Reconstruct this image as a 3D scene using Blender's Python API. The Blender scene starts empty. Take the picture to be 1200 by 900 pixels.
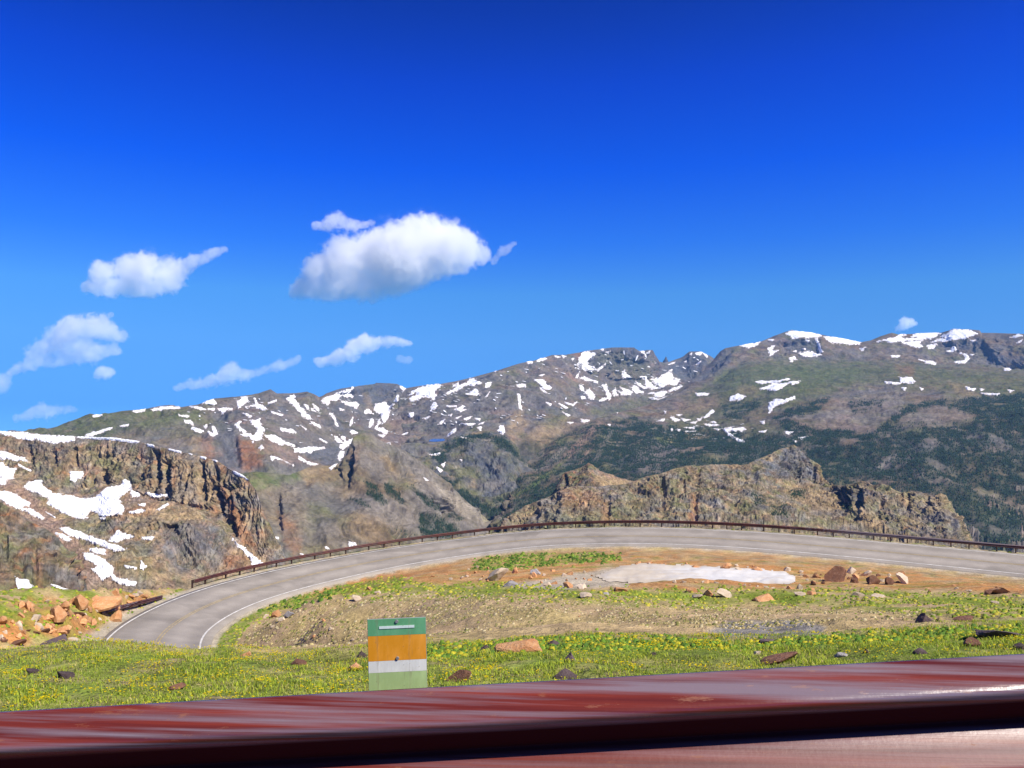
import bpy, bmesh, math, random, time
import numpy as np
from mathutils import Vector, Matrix

T0 = time.time()
rng = np.random.default_rng(7)
random.seed(7)
SC = bpy.context.scene
COL = SC.collection

# ------------------------------------------------------------------ camera, sky, sun, exposure
F, CX, YH = 950.0, 600.0, 480.0            # focal length and horizon line of the 1200x900 photograph
cam = bpy.data.cameras.new("camera")
camo = bpy.data.objects.new("camera", cam)
COL.objects.link(camo)
camo.location = (0, 0, 0)
camo.rotation_euler = (math.radians(90), 0, 0)
cam.sensor_width = 36.0
cam.lens = 36.0 * F / 1200.0
cam.shift_y = (YH - 450.0) / 1200.0
cam.clip_start = 0.05
cam.clip_end = 150000.0
SC.camera = camo

SUN_EL, SUN_AZ = math.radians(47), math.radians(126)     # azimuth measured from the view direction towards the right
world = bpy.data.worlds.new("World")
SC.world = world
world.use_nodes = True
wn, wl = world.node_tree.nodes, world.node_tree.links
wn.clear()
w_out = wn.new("ShaderNodeOutputWorld")
w_bg = wn.new("ShaderNodeBackground")
w_sky = wn.new("ShaderNodeTexSky")
w_sky.sky_type = 'NISHITA'
w_sky.sun_disc = False
w_sky.sun_elevation = SUN_EL
w_sky.sun_rotation = SUN_AZ
w_sky.altitude = 3000
w_sky.air_density = 1.0
w_sky.dust_density = 0.15
w_sky.ozone_density = 2.0
# high viewpoint: the true horizon lies below eye level, so the sky is looked up a little higher
w_tc = wn.new("ShaderNodeTexCoord")
w_add = wn.new("ShaderNodeVectorMath"); w_add.operation = 'ADD'; w_add.inputs[1].default_value = (0, 0, 0.05)
w_sep = wn.new("ShaderNodeSeparateXYZ"); w_cmb = wn.new("ShaderNodeCombineXYZ")
w_max = wn.new("ShaderNodeMath"); w_max.operation = 'MAXIMUM'; w_max.inputs[1].default_value = 0.012
w_nrm = wn.new("ShaderNodeVectorMath"); w_nrm.operation = 'NORMALIZE'
# the photograph's very deep high-altitude blue: one tint by elevation all round the sky
w_ramp = wn.new("ShaderNodeValToRGB")
w_tint = wn.new("ShaderNodeVectorMath"); w_tint.operation = 'MULTIPLY'
w_sep0 = wn.new("ShaderNodeSeparateXYZ")
_r = w_ramp.color_ramp
_st = [(0.006, (.145, .385, .80)), (0.084, (.27, .62, .98)), (0.14, (.27, .71, 1.12)), (0.20, (.11, .54, 1.40)), (0.283, (.008, .36, 1.60)), (0.371, (.004, .245, 1.42)), (0.443, (.003, .172, 1.02)), (0.75, (.003, .14, .70))]
_r.elements[0].position = _st[0][0]; _r.elements[0].color = (*_st[0][1], 1)
_r.elements[1].position = _st[-1][0]; _r.elements[1].color = (*_st[-1][1], 1)
for _p, _c in _st[1:-1]:
    _e = _r.elements.new(_p); _e.color = (*_c, 1)
wl.new(w_tc.outputs['Generated'], w_add.inputs[0])
wl.new(w_add.outputs[0], w_sep.inputs[0])
wl.new(w_sep.outputs[0], w_cmb.inputs[0]); wl.new(w_sep.outputs[1], w_cmb.inputs[1])
wl.new(w_sep.outputs[2], w_max.inputs[0]); wl.new(w_max.outputs[0], w_cmb.inputs[2])
wl.new(w_cmb.outputs[0], w_nrm.inputs[0]); wl.new(w_nrm.outputs[0], w_sky.inputs['Vector'])
wl.new(w_tc.outputs['Generated'], w_sep0.inputs[0]); wl.new(w_sep0.outputs[2], w_ramp.inputs['Fac'])
wl.new(w_sky.outputs[0], w_tint.inputs[0]); wl.new(w_ramp.outputs['Color'], w_tint.inputs[1])
wl.new(w_tint.outputs[0], w_bg.inputs['Color'])
w_bg.inputs['Strength'].default_value = 0.108
wl.new(w_bg.outputs[0], w_out.inputs['Surface'])

sun = bpy.data.lights.new("sun", 'SUN')
sun.energy = 5.0
sun.angle = math.radians(0.5)
sun.color = (1.0, 0.94, 0.83)
suno = bpy.data.objects.new("sun", sun)
COL.objects.link(suno)
sd = Vector((math.sin(SUN_AZ) * math.cos(SUN_EL), math.cos(SUN_AZ) * math.cos(SUN_EL), math.sin(SUN_EL)))
suno.rotation_euler = sd.to_track_quat('Z', 'Y').to_euler()
suno.location = (0, 0, 50)

SC.view_settings.view_transform = 'Standard'
SC.view_settings.look = 'None'
SC.view_settings.exposure = 0.52
SC.view_settings.gamma = 1.0
SC.render.engine = 'CYCLES'
SC.cycles.use_denoising = True
try:
    SC.cycles.denoiser = 'OPENIMAGEDENOISE'
    SC.cycles.denoising_input_passes = 'RGB_ALBEDO_NORMAL'
    SC.cycles.denoising_prefilter = 'ACCURATE'
except Exception:
    pass
SC.cycles.max_bounces = 14
SC.cycles.diffuse_bounces = 3
SC.cycles.volume_bounces = 14
SC.cycles.transparent_max_bounces = 12

# ------------------------------------------------------------------ numpy helpers
_perm = np.random.default_rng(11).permutation(256).astype(np.int64)
_perm = np.concatenate([_perm, _perm, _perm])
_g = np.random.default_rng(12).normal(size=(256, 3)); _g /= np.linalg.norm(_g, axis=1)[:, None]
_g = _g.astype(np.float32)

def noise(P):
    """gradient noise, P (...,3) -> about -1..1"""
    P = np.asarray(P, dtype=np.float64)
    sh = P.shape[:-1]
    P = P.reshape(-1, 3)
    I = np.floor(P).astype(np.int64)
    f = (P - I).astype(np.float32)
    u = f * f * f * (f * (f * 6 - 15) + 10)
    I &= 255
    out = np.zeros(len(P), np.float32)
    for dx in (0, 1):
        wx = u[:, 0] if dx else 1 - u[:, 0]
        a = _perm[I[:, 0] + dx]
        for dy in (0, 1):
            wy = u[:, 1] if dy else 1 - u[:, 1]
            b = _perm[a + I[:, 1] + dy]
            for dz in (0, 1):
                wz = u[:, 2] if dz else 1 - u[:, 2]
                g = _g[_perm[b + I[:, 2] + dz]]
                d = g[:, 0] * (f[:, 0] - dx) + g[:, 1] * (f[:, 1] - dy) + g[:, 2] * (f[:, 2] - dz)
                out += wx * wy * wz * d
    return (out * 1.6).reshape(sh)

def fbm(P, octs=4, gain=0.5, lac=2.03):
    r = 0; a = 1.0; t = 0
    P = np.asarray(P, dtype=np.float64)
    for k in range(octs):
        r = r + a * noise(P + 17.3 * k); t += a
        a *= gain; P = P * lac
    return r / t * 1.5

def ridged(P, octs=4, gain=0.55, lac=2.1):
    r = 0; a = 1.0; t = 0
    P = np.asarray(P, dtype=np.float64)
    for k in range(octs):
        n = 1 - np.abs(noise(P + 31.7 * k)) * 1.6
        r = r + a * n; t += a
        a *= gain; P = P * lac
    return r / t

def sstep(a, b, x):
    t = np.clip((x - a) / (b - a), 0, 1)
    return t * t * (3 - 2 * t)

def poly_sd(poly, px, py):
    """signed distance in px, positive inside; far points get -99"""
    poly = np.asarray(poly, float)
    out = np.full(px.shape, -99.0)
    m = 25
    sel = (px > poly[:, 0].min() - m) & (px < poly[:, 0].max() + m) & (py > poly[:, 1].min() - m) & (py < poly[:, 1].max() + m)
    if not sel.any():
        return out
    x, y = px[sel], py[sel]
    d2 = np.full(x.shape, 1e9); ins = np.zeros(x.shape, bool)
    n = len(poly)
    for i in range(n):
        ax, ay = poly[i]; bx, by = poly[(i + 1) % n]
        ex, ey = bx - ax, by - ay
        t = np.clip(((x - ax) * ex + (y - ay) * ey) / (ex * ex + ey * ey + 1e-9), 0, 1)
        d2 = np.minimum(d2, (x - ax - t * ex) ** 2 + (y - ay - t * ey) ** 2)
        c = (ay > y) != (by > y)
        ins ^= c & (x < ex * (y - ay) / (ey if abs(ey) > 1e-9 else 1e-9) + ax)
    d = np.sqrt(d2)
    out[sel] = np.where(ins, d, -d)
    return out

def unproj(px, py, d):
    px, py, d = np.broadcast_arrays(np.asarray(px, float), np.asarray(py, float), np.asarray(d, float))
    return np.stack([(px - CX) / F * d, d, (YH - py) / F * d], -1)

def proj(P):
    return CX + F * P[..., 0] / P[..., 1], YH - F * P[..., 2] / P[..., 1]

def Z(ox, oy, *polys):
    """coordinates read off a six-times enlarged part of the photograph"""
    return [[(ox + x / 6.0, oy + y / 6.0) for x, y in p] for p in polys]

# ------------------------------------------------------------------ blender helpers
def mesh_data(name, V, Fc, mat, cols=None, smooth=True):
    V = np.ascontiguousarray(V, np.float32).reshape(-1, 3)
    Fc = np.asarray(Fc, np.int32)
    k = Fc.shape[1]
    me = bpy.data.meshes.new(name)
    me.vertices.add(len(V)); me.vertices.foreach_set("co", V.ravel())
    me.loops.add(Fc.size); me.loops.foreach_set("vertex_index", Fc.ravel())
    me.polygons.add(len(Fc))
    me.polygons.foreach_set("loop_start", np.arange(len(Fc), dtype=np.int32) * k)
    me.polygons.foreach_set("loop_total", np.full(len(Fc), k, np.int32))
    if smooth:
        me.polygons.foreach_set("use_smooth", np.ones(len(Fc), bool))
    if cols is not None:
        at = me.attributes.new("tint", 'FLOAT_COLOR', 'POINT')
        c = np.ones((len(V), 4), np.float32); c[:, :3] = cols
        at.data.foreach_set("color", c.ravel())
    me.update(calc_edges=True)
    if mat is not None:
        me.materials.append(mat)
    return me

def mk(name, V, Fc, mat, parent=None, cols=None, smooth=True):
    o = bpy.data.objects.new(name, mesh_data(name, V, Fc, mat, cols, smooth))
    COL.objects.link(o)
    if parent is not None:
        o.parent = parent
    return o

def tag(o, label=None, cat=None, group=None, kind=None):
    if label: o['label'] = label
    if cat: o['category'] = cat
    if group: o['group'] = group
    if kind: o['kind'] = kind
    return o

def empty(name, loc):
    o = bpy.data.objects.new(name, None)
    o.location = loc; o.empty_display_size = 0.3
    COL.objects.link(o)
    return o

def grid_faces(nu, nv):
    i = np.arange(nu * nv).reshape(nv, nu)
    return np.stack([i[:-1, :-1], i[1:, :-1], i[1:, 1:], i[:-1, 1:]], -1).reshape(-1, 4)

class NT:
    def __init__(s, m):
        m.use_nodes = True
        s.t = m.node_tree; s.n = s.t.nodes; s.l = s.t.links; s.n.clear()
        s.out = s.n.new("ShaderNodeOutputMaterial")
    def new(s, t, **kw):
        n = s.n.new(t)
        for k, v in kw.items():
            if hasattr(n, k) and not k.startswith('i_'):
                setattr(n, k, v)
        return n
    def noise(s, vec, scale, detail=4, rough=0.55, dist=0.0):
        n = s.n.new("ShaderNodeTexNoise")
        n.inputs['Scale'].default_value = scale; n.inputs['Detail'].default_value = detail
        n.inputs['Roughness'].default_value = rough; n.inputs['Distortion'].default_value = dist
        s.l.new(vec, n.inputs['Vector'])
        return n.outputs['Fac']
    def remap(s, v, a, b, c, d):
        n = s.n.new("ShaderNodeMapRange")
        for k, x in zip(('From Min', 'From Max', 'To Min', 'To Max'), (a, b, c, d)):
            n.inputs[k].default_value = x
        s.l.new(v, n.inputs['Value'])
        return n.outputs[0]
    def mul(s, a, b):
        n = s.n.new("ShaderNodeVectorMath"); n.operation = 'MULTIPLY'
        for i, x in enumerate((a, b)):
            if isinstance(x, tuple): n.inputs[i].default_value = x
            else: s.l.new(x, n.inputs[i])
        return n.outputs[0]
    def math(s, op, a, b):
        n = s.n.new("ShaderNodeMath"); n.operation = op
        for i, x in enumerate((a, b)):
            if isinstance(x, (int, float)): n.inputs[i].default_value = x
            else: s.l.new(x, n.inputs[i])
        return n.outputs[0]
    def mix(s, fac, a, b):
        n = s.n.new("ShaderNodeMix"); n.data_type = 'RGBA'
        for i, x in ((0, fac), (6, a), (7, b)):
            if isinstance(x, (int, float)): n.inputs[i].default_value = x
            elif isinstance(x, tuple): n.inputs[i].default_value = (*x, 1)
            else: s.l.new(x, n.inputs[i])
        return n.outputs[2]
    def bump(s, h, strength, dist):
        n = s.n.new("ShaderNodeBump")
        n.inputs['Strength'].default_value = strength; n.inputs['Distance'].default_value = dist
        s.l.new(h, n.inputs['Height'])
        return n.outputs[0]
    def bsdf(s, color, rough=0.9, normal=None, metallic=0.0, spec=0.2):
        b = s.n.new("ShaderNodeBsdfPrincipled")
        for k, x in (('Base Color', color), ('Roughness', rough), ('Metallic', metallic), ('Specular IOR Level', spec)):
            if isinstance(x, (int, float)): b.inputs[k].default_value = x
            elif isinstance(x, tuple): b.inputs[k].default_value = (*x, 1)
            else: s.l.new(x, b.inputs[k])
        if normal is not None: s.l.new(normal, b.inputs['Normal'])
        s.l.new(b.outputs[0], s.out.inputs['Surface'])
        return b
    def pos(s):
        return s.n.new("ShaderNodeNewGeometry").outputs['Position']
    def objc(s):
        return s.n.new("ShaderNodeTexCoord").outputs['Object']
    def attr(s):
        a = s.n.new("ShaderNodeAttribute"); a.attribute_name = "tint"
        return a.outputs['Color']
    def rnd(s):
        return s.n.new("ShaderNodeObjectInfo").outputs['Random']

def terrain_mat(name, s1, s2, bump_d, c1=0.55, c2=0.5, strength=0.9):
    m = bpy.data.materials.new(name); t = NT(m)
    p = t.mul(t.pos(), (1.0, 1.0, 0.42))
    n1 = t.noise(p, s1, 6, 0.62); n2 = t.noise(p, s2, 5, 0.6)
    f1 = t.remap(n1, 0.3, 0.7, 1 - c1, 1 + c1); f2 = t.remap(n2, 0.3, 0.7, 1 - c2, 1 + c2)
    k = t.math('MULTIPLY', f1, f2)
    c = t.n.new("ShaderNodeCombineXYZ")
    for i in range(3): t.l.new(k, c.inputs[i])
    col = t.mul(t.attr(), c.outputs[0])
    h = t.math('ADD', n1, t.math('MULTIPLY', n2, s1 / s2 * 1.5))
    t.bsdf(col, 0.95, t.bump(h, strength, bump_d), spec=0.1)
    return m

def plain_mat(name, color, rough=0.8, var=0.25, scale=3.0, metallic=0.0, bump=0.0, spec=0.25, detail=5):
    m = bpy.data.materials.new(name); t = NT(m)
    p = t.objc()
    n = t.noise(p, scale, detail, 0.6)
    f = t.remap(n, 0.3, 0.7, 1 - var, 1 + var)
    c = t.n.new("ShaderNodeCombineXYZ")
    for i in range(3): t.l.new(f, c.inputs[i])
    col = t.mul(c.outputs[0], color)
    nb = t.bump(n, 0.6, bump) if bump else None
    t.bsdf(col, rough, nb, metallic, spec)
    return m

def tint_mat(name, rough=0.8, translucent=0.0):
    m = bpy.data.materials.new(name); t = NT(m)
    b = t.bsdf(t.attr(), rough, spec=0.15)
    if translucent:
        tr = t.n.new("ShaderNodeBsdfTranslucent"); t.l.new(t.attr(), tr.inputs['Color'])
        mx = t.n.new("ShaderNodeMixShader"); mx.inputs[0].default_value = translucent
        t.l.new(b.outputs[0], mx.inputs[1]); t.l.new(tr.outputs[0], mx.inputs[2])
        t.l.new(mx.outputs[0], t.out.inputs['Surface'])
    return m

def snow_mat():
    m = bpy.data.materials.new("snow"); t = NT(m)
    n = t.noise(t.pos(), 0.02, 5, 0.6)
    col = t.mul(t.mix(t.remap(n, 0.35, 0.75, 0, 1), (1, 1, 1), (0.86, 0.86, 0.86)), t.attr())
    t.bsdf(col, 0.75, t.bump(n, 0.25, 4.0), spec=0.2)
    return m

M_FAR = terrain_mat("far_rock", 0.012, 0.05, 14.0, 0.3, 0.32, 0.6)
M_MID = terrain_mat("mid_rock", 0.03, 0.12, 7.0, 0.38, 0.48, 0.8)
M_SNOW = snow_mat()
PAL = dict(gray=(.168, .16, .15), tan=(.35, .25, .135), rust=(.31, .135, .06), dark=(.055, .05, .048), tundra=(.098, .118, .04),
           green=(.08, .115, .032), talus=(.228, .20, .172), pink=(.30, .20, .155), forest=(.015, .03, .018), brown=(.185, .13, .08), pale=(.42, .36, .27), lichen=(.155, .158, .068), slate_shade=(.08, .088, .105))  # last tone: dark rock, also painted on headwalls as their blue shade
PAL = {k: np.array(v) * (0.74 if k not in ('forest', 'slate_shade', 'green') else 1.0) for k, v in PAL.items()}

# ------------------------------------------------------------------ mountains
MTN = {}

def row_at(row, xs):
    r = np.array(row, float); r = r[np.argsort(r[:, 0])]
    return np.interp(xs, r[:, 0], r[:, 1]), np.interp(xs, r[:, 0], r[:, 2]) * 1000.0

def smooth_u(a, k):
    if k < 1: return a
    ker = np.hanning(2 * k + 3)[1:-1]; ker /= ker.sum()
    return np.convolve(np.pad(a, len(ker) // 2, mode='edge'), ker, 'valid')

def mountain(name, label, rows, x0, x1, step, segs, big, small, flute, base, zones=(), carve=(), shelf=None, crag=0.0, scale=1.0, mat=None, seed=0.0, ridge_keep=0.12, skin=None, flute_f=1.0, rk_min=0.12):
    xs = np.arange(x0, x1 + 0.01, step)
    R = []
    for i, row in enumerate(rows):
        y, d = row_at(row, xs)
        d = smooth_u(d, 12)
        if i: y = smooth_u(y, 7)
        R.append(unproj(xs, y, d))
    P = []; vv = []
    for i in range(len(R) - 1):
        n = segs[i]
        for k in range(n):
            f = k / n
            P.append(R[i] * (1 - f) + R[i + 1] * f); vv.append(i + f)
    P.append(R[-1]); vv.append(len(R) - 1)
    P = np.array(P); vv = np.array(vv)
    # soften the creases between the rows
    Q = P.copy()
    for it in range(10):
        Q[1:-1] = 0.25 * Q[:-2] + 0.5 * Q[1:-1] + 0.25 * Q[2:]
    keep = np.clip(1 - np.arange(len(P)) / 14.0, 0, 1)[:, None, None]
    P = P * keep + Q * (1 - keep)
    # the side away from the camera
    nb = 10
    dirh = R[0].copy(); dirh[:, 2] = 0; dirh /= np.linalg.norm(dirh, axis=1)[:, None]
    L = 900.0 * scale
    B = []
    for k in range(nb, 0, -1):
        f = k / nb
        b = R[0] + dirh * (L * f); b[:, 2] -= L * f * f * 0.75 + 0.06 * L * f
        B.append(b)
    P = np.concatenate([np.array(B), P]); nrow = len(P)
    du = np.gradient(P, axis=1); dv = np.gradient(P, axis=0)
    N = np.cross(dv, du); N /= np.linalg.norm(N, axis=2)[..., None] + 1e-9
    N = np.where((N[..., 2:3] < 0), -N, N)
    steep = 1 - N[..., 2]
    ridge = np.clip(np.abs(np.arange(nrow) - nb) / (ridge_keep * (nrow - nb)), 0, 1)[:, None]
    ridge = rk_min + (1 - rk_min) * sstep(0, 1, ridge)
    s = seed
    Pn = P / scale
    h = big * scale * (ridged(Pn / 620.0 + s, 5) - 0.55)
    h += small * scale * (fbm(Pn / 130.0 + s + 5, 5, 0.62) + 0.25 * (ridged(Pn * np.array([1, 1, .6]) / 75.0 + s + 3, 4) - .55))
    if crag:
        A_ = np.array([1 / 46.0, 1 / 46.0, 1 / 105.0])
        h += crag * scale * (ridged(Pn * A_ + s + 0.5 * fbm(Pn / 160.0, 2)[..., None], 5, 0.68) - 0.6) * (0.45 + 0.9 * sstep(-.3, .4, fbm(Pn / 300.0 + s + 60, 3)))
    if flute:
        # chutes and buttresses running down the fall line
        U = np.broadcast_to(np.cumsum(np.linalg.norm(np.diff(R[0], axis=0, prepend=R[0][:1]), axis=1))[None, :], P.shape[:2]) / scale
        wv = np.stack([U * flute_f / 110.0 + 1.5 * fbm(Pn / 350.0 + s, 3), P[..., 2] / scale / 700.0, 0 * U + s], -1)
        fl = ridged(wv, 5, 0.62) - 0.55
        h += flute * scale * fl * sstep(0.05, 0.35, steep)
    else:
        fl = 0 * h
    D = N.copy(); D[..., 2] *= 0.8
    qx, qy = proj(P)
    wq = 2.0 * fbm(np.stack([qx / 8.0, qy / 6.0, 0 * qx + s + 2], -1), 3)
    cut = 0
    for (nm, poly, depth, feather) in carve:
        cut = cut - depth * sstep(-feather, feather, poly_sd(poly, qx, qy) + wq * min(1, feather / 4))
    Dh = N * np.array([1, 1, 0.25])
    P = P + D * (h * ridge)[..., None]
    if carve:
        P = P + Dh * (cut * np.clip(ridge * 1.6, 0, 1))[..., None]
    if shelf:
        qx, qy = proj(P)
        w_ = sstep(shelf[0] - 6, shelf[0] + 1, qx) * sstep(shelf[1] + 6, shelf[1] - 1, qx) * sstep(shelf[2] - 150, shelf[2], P[..., 1]) * sstep(shelf[3] + 200, shelf[3], P[..., 1])
        P[..., 2] = P[..., 2] * (1 - w_) + shelf[4] * w_
    px, py = proj(P)
    # colour of the ground: rock, scree, turf, painted headwall shade, by zone and noise
    Pn = P / scale
    c = np.zeros(P.shape)
    wsum = np.zeros(P.shape[:2])
    for i, (nm, wgt, fr) in enumerate(base):
        w = wgt * np.exp(4.3 * fbm(Pn / fr + 40.0 + 9.1 * i + s, 4, 0.6))
        c += PAL[nm] * w[..., None]; wsum += w
    c /= wsum[..., None]
    wpx = 3.0 * fbm(np.stack([px / 9.0, py / 6.0, 0 * px + s], -1), 3)
    msk = {}
    for (nm, poly, wgt, feather) in zones:
        sd_ = poly_sd(poly, px, py) + wpx * min(1.6, feather / 3.0)
        w = sstep(-feather, feather, sd_) * wgt
        w = w * np.clip(0.75 + 0.5 * fbm(Pn / 60.0 + 70 + s, 3), 0, 1)
        if nm == 'forest':
            w = w * sstep(-0.5, 0.05, fbm(Pn / 170.0 + 90, 4, 0.6) + 0.15 * (wgt > 0.95))
            msk['forest'] = np.maximum(msk.get('forest', 0 * w), w)
        c = c * (1 - w[..., None]) + PAL[nm] * w[..., None]
    c = c * (1.22 if mat is M_MID else 1.05)
    o = mk(name, P, grid_faces(len(xs), nrow), mat or M_FAR, cols=c.reshape(-1, 3))
    tag(o, label, None, None, 'structure')
    MTN[name + label] = o
    return dict(o=o, P=P, px=px, py=py, N=N, msk=msk, nb=nb, h=h * np.ones(px.shape))

def up(A, k):
    """bilinear upsampling of a grid"""
    nv, nu = A.shape[:2]
    v = np.linspace(0, nv - 1, (nv - 1) * k + 1); u = np.linspace(0, nu - 1, (nu - 1) * k + 1)
    j = np.minimum(v.astype(int), nv - 2); i = np.minimum(u.astype(int), nu - 2)
    b = (v - j).reshape(-1, *([1] * (A.ndim - 1))); a = (u - i).reshape(1, -1, *([1] * (A.ndim - 2)))
    R = A[j] * (1 - b) + A[j + 1] * b
    return R[:, i] * (1 - a) + R[:, i + 1] * a

def snow_on(layer, polys, lift, warp=1.0, name='snow_patch', mat=None, k=3):
    """each snow patch a sheet of its own lying on the slope, ragged where the ground shows through"""
    PX, PY, nb = layer['px'], layer['py'], layer['nb']
    for poly in polys:
        pa = np.array(poly); mg = 5
        sel = (PX > pa[:, 0].min() - mg) & (PX < pa[:, 0].max() + mg) & (PY > pa[:, 1].min() - mg) & (PY < pa[:, 1].max() + mg)
        sel[:nb - 2] = False
        if sel.sum() < 4: continue
        jj, ii = np.nonzero(sel)
        sl = (slice(jj.min(), min(jj.max() + 2, PX.shape[0])), slice(ii.min(), min(ii.max() + 2, PX.shape[1])))
        P, N = up(layer['P'][sl], k), up(layer['N'][sl], k)
        hh = layer['h'][sl]; hb = hh.copy()
        for _ in range(6):
            hb = np.pad(hb, 1, mode='edge'); hb = (hb[:-2, 1:-1] + hb[2:, 1:-1] + hb[1:-1, :-2] + hb[1:-1, 2:] + hb[1:-1, 1:-1]) / 5
        hol = up((hh - hb) / ((hh - hb).std() + 1e-6), k)
        px, py = proj(P)
        nv, nu = px.shape
        sd_ = poly_sd(poly, px, py)
        q3 = np.stack([px, py, 0 * px], -1)
        nz = warp * (2.0 * fbm(q3 / np.array([8.0, 4.5, 1]) + 3, 4, 0.65) + 1.2 * fbm(q3 / np.array([2.6, 1.7, 1]) + 8, 3, 0.65)) - 0.5 * np.clip(hol, -2, 2)
        inr = max(float(sd_.max()), .4)
        sd_ = np.where(sd_ > -50, sd_ + (0.3 if lift < 4 else 0.3) + nz * np.clip(inr * 0.42, 0.32, 1.0), sd_)
        m = sd_ > -0.25
        q = (m[:-1, :-1] & m[1:, 1:]) | (m[1:, :-1] & m[:-1, 1:])
        # only faces that lie on continuous ground
        if q.sum() < 3: continue
        jj, ii = np.nonzero(q)
        c4 = np.stack([jj * nu + ii, (jj + 1) * nu + ii, (jj + 1) * nu + ii + 1, jj * nu + ii + 1], -1)
        used, inv = np.unique(c4, return_inverse=True)
        upv = lift * (sstep(-0.6, 1.4, sd_.reshape(-1)[used]) * 0.8 + 0.12)
        D_ = N.reshape(-1, 3)[used] * 0.5 + np.array([0, -0.35, 0.6])
        V = P.reshape(-1, 3)[used] + D_ * upv[:, None]
        ed = sstep(-0.3, 1.1, sd_.reshape(-1)[used])[:, None]
        mk(name, V, inv.reshape(c4.shape), mat or M_SNOW, parent=layer['o'], cols=np.array([[.56, .49, .45]]) * (1 - ed) + np.array([[.86, .87, .89]]) * ed)

def ell(x, y, rx, ry, a=0.0, n=9):
    a = math.radians(a)
    return [(x + rx * math.cos(t) * math.cos(a) - ry * math.sin(t) * math.sin(a), y + rx * math.cos(t) * math.sin(a) + ry * math.sin(t) * math.cos(a))
            for t in np.linspace(0, 2 * math.pi, n, endpoint=False)]

TREES = []      # (x, y, z, height) of every conifer of the far woods
def wood(layer, n, hmin, hmax, extra=None):
    m = layer['msk'].get('forest')
    if m is None: return
    P = layer['P']; nv, nu = m.shape
    px, py = layer['px'], layer['py']
    w = m.copy(); w[:layer['nb']] = 0
    w[(px < -40) | (px > 1240) | (py > 660)] = 0
    # area of each cell on the ground
    a = np.linalg.norm(np.cross(np.gradient(P, axis=0), np.gradient(P, axis=1)), axis=2)
    w = (w ** 2 * a).reshape(-1); w /= w.sum()
    k = rng.choice(len(w), n, p=w)
    j, i = k // nu, k % nu
    j2 = np.clip(j + rng.integers(0, 2, n) * 2 - 1, 0, nv - 1); i2 = np.clip(i + rng.integers(0, 2, n) * 2 - 1, 0, nu - 1)
    f, g = rng.random(n)[:, None] * 0.5, rng.random(n)[:, None] * 0.5
    Q = P[j, i] * (1 - f - g) + P[j2, i] * f + P[j, i2] * g
    TREES.append(np.concatenate([Q, rng.uniform(hmin, hmax, n)[:, None]], 1))

# ---- the back ridge on the left
SKY = [(-260, 520), (-60, 515), (0, 511), (40, 507.5), (67, 500), (87, 492), (105, 485), (117, 487), (142, 482), (167, 480), (188, 476), (202, 475), (213, 477), (233, 474),
       (252, 467), (280, 465), (303, 461), (317, 456), (325, 461), (347, 461), (360, 459), (368, 462), (374, 466), (383, 461), (398, 456), (420, 452), (447, 449),
       (465, 450), (475, 455), (492, 452), (517, 450), (533, 447), (555, 442), (578, 436), (605, 427), (627, 422), (647, 416), (663, 416), (683, 412), (705, 409),
       (717, 407), (743, 407), (750, 412), (758, 410), (765, 410), (768, 416), (773, 424), (779, 425), (785, 424), (790, 422), (800, 418), (808, 412), (820, 412), (832, 417), (850, 430), (870, 450)]
def sky_row(a, b, dfun):
    return [(x, y, dfun(x)) for x, y in SKY if a <= x <= b]

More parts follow.
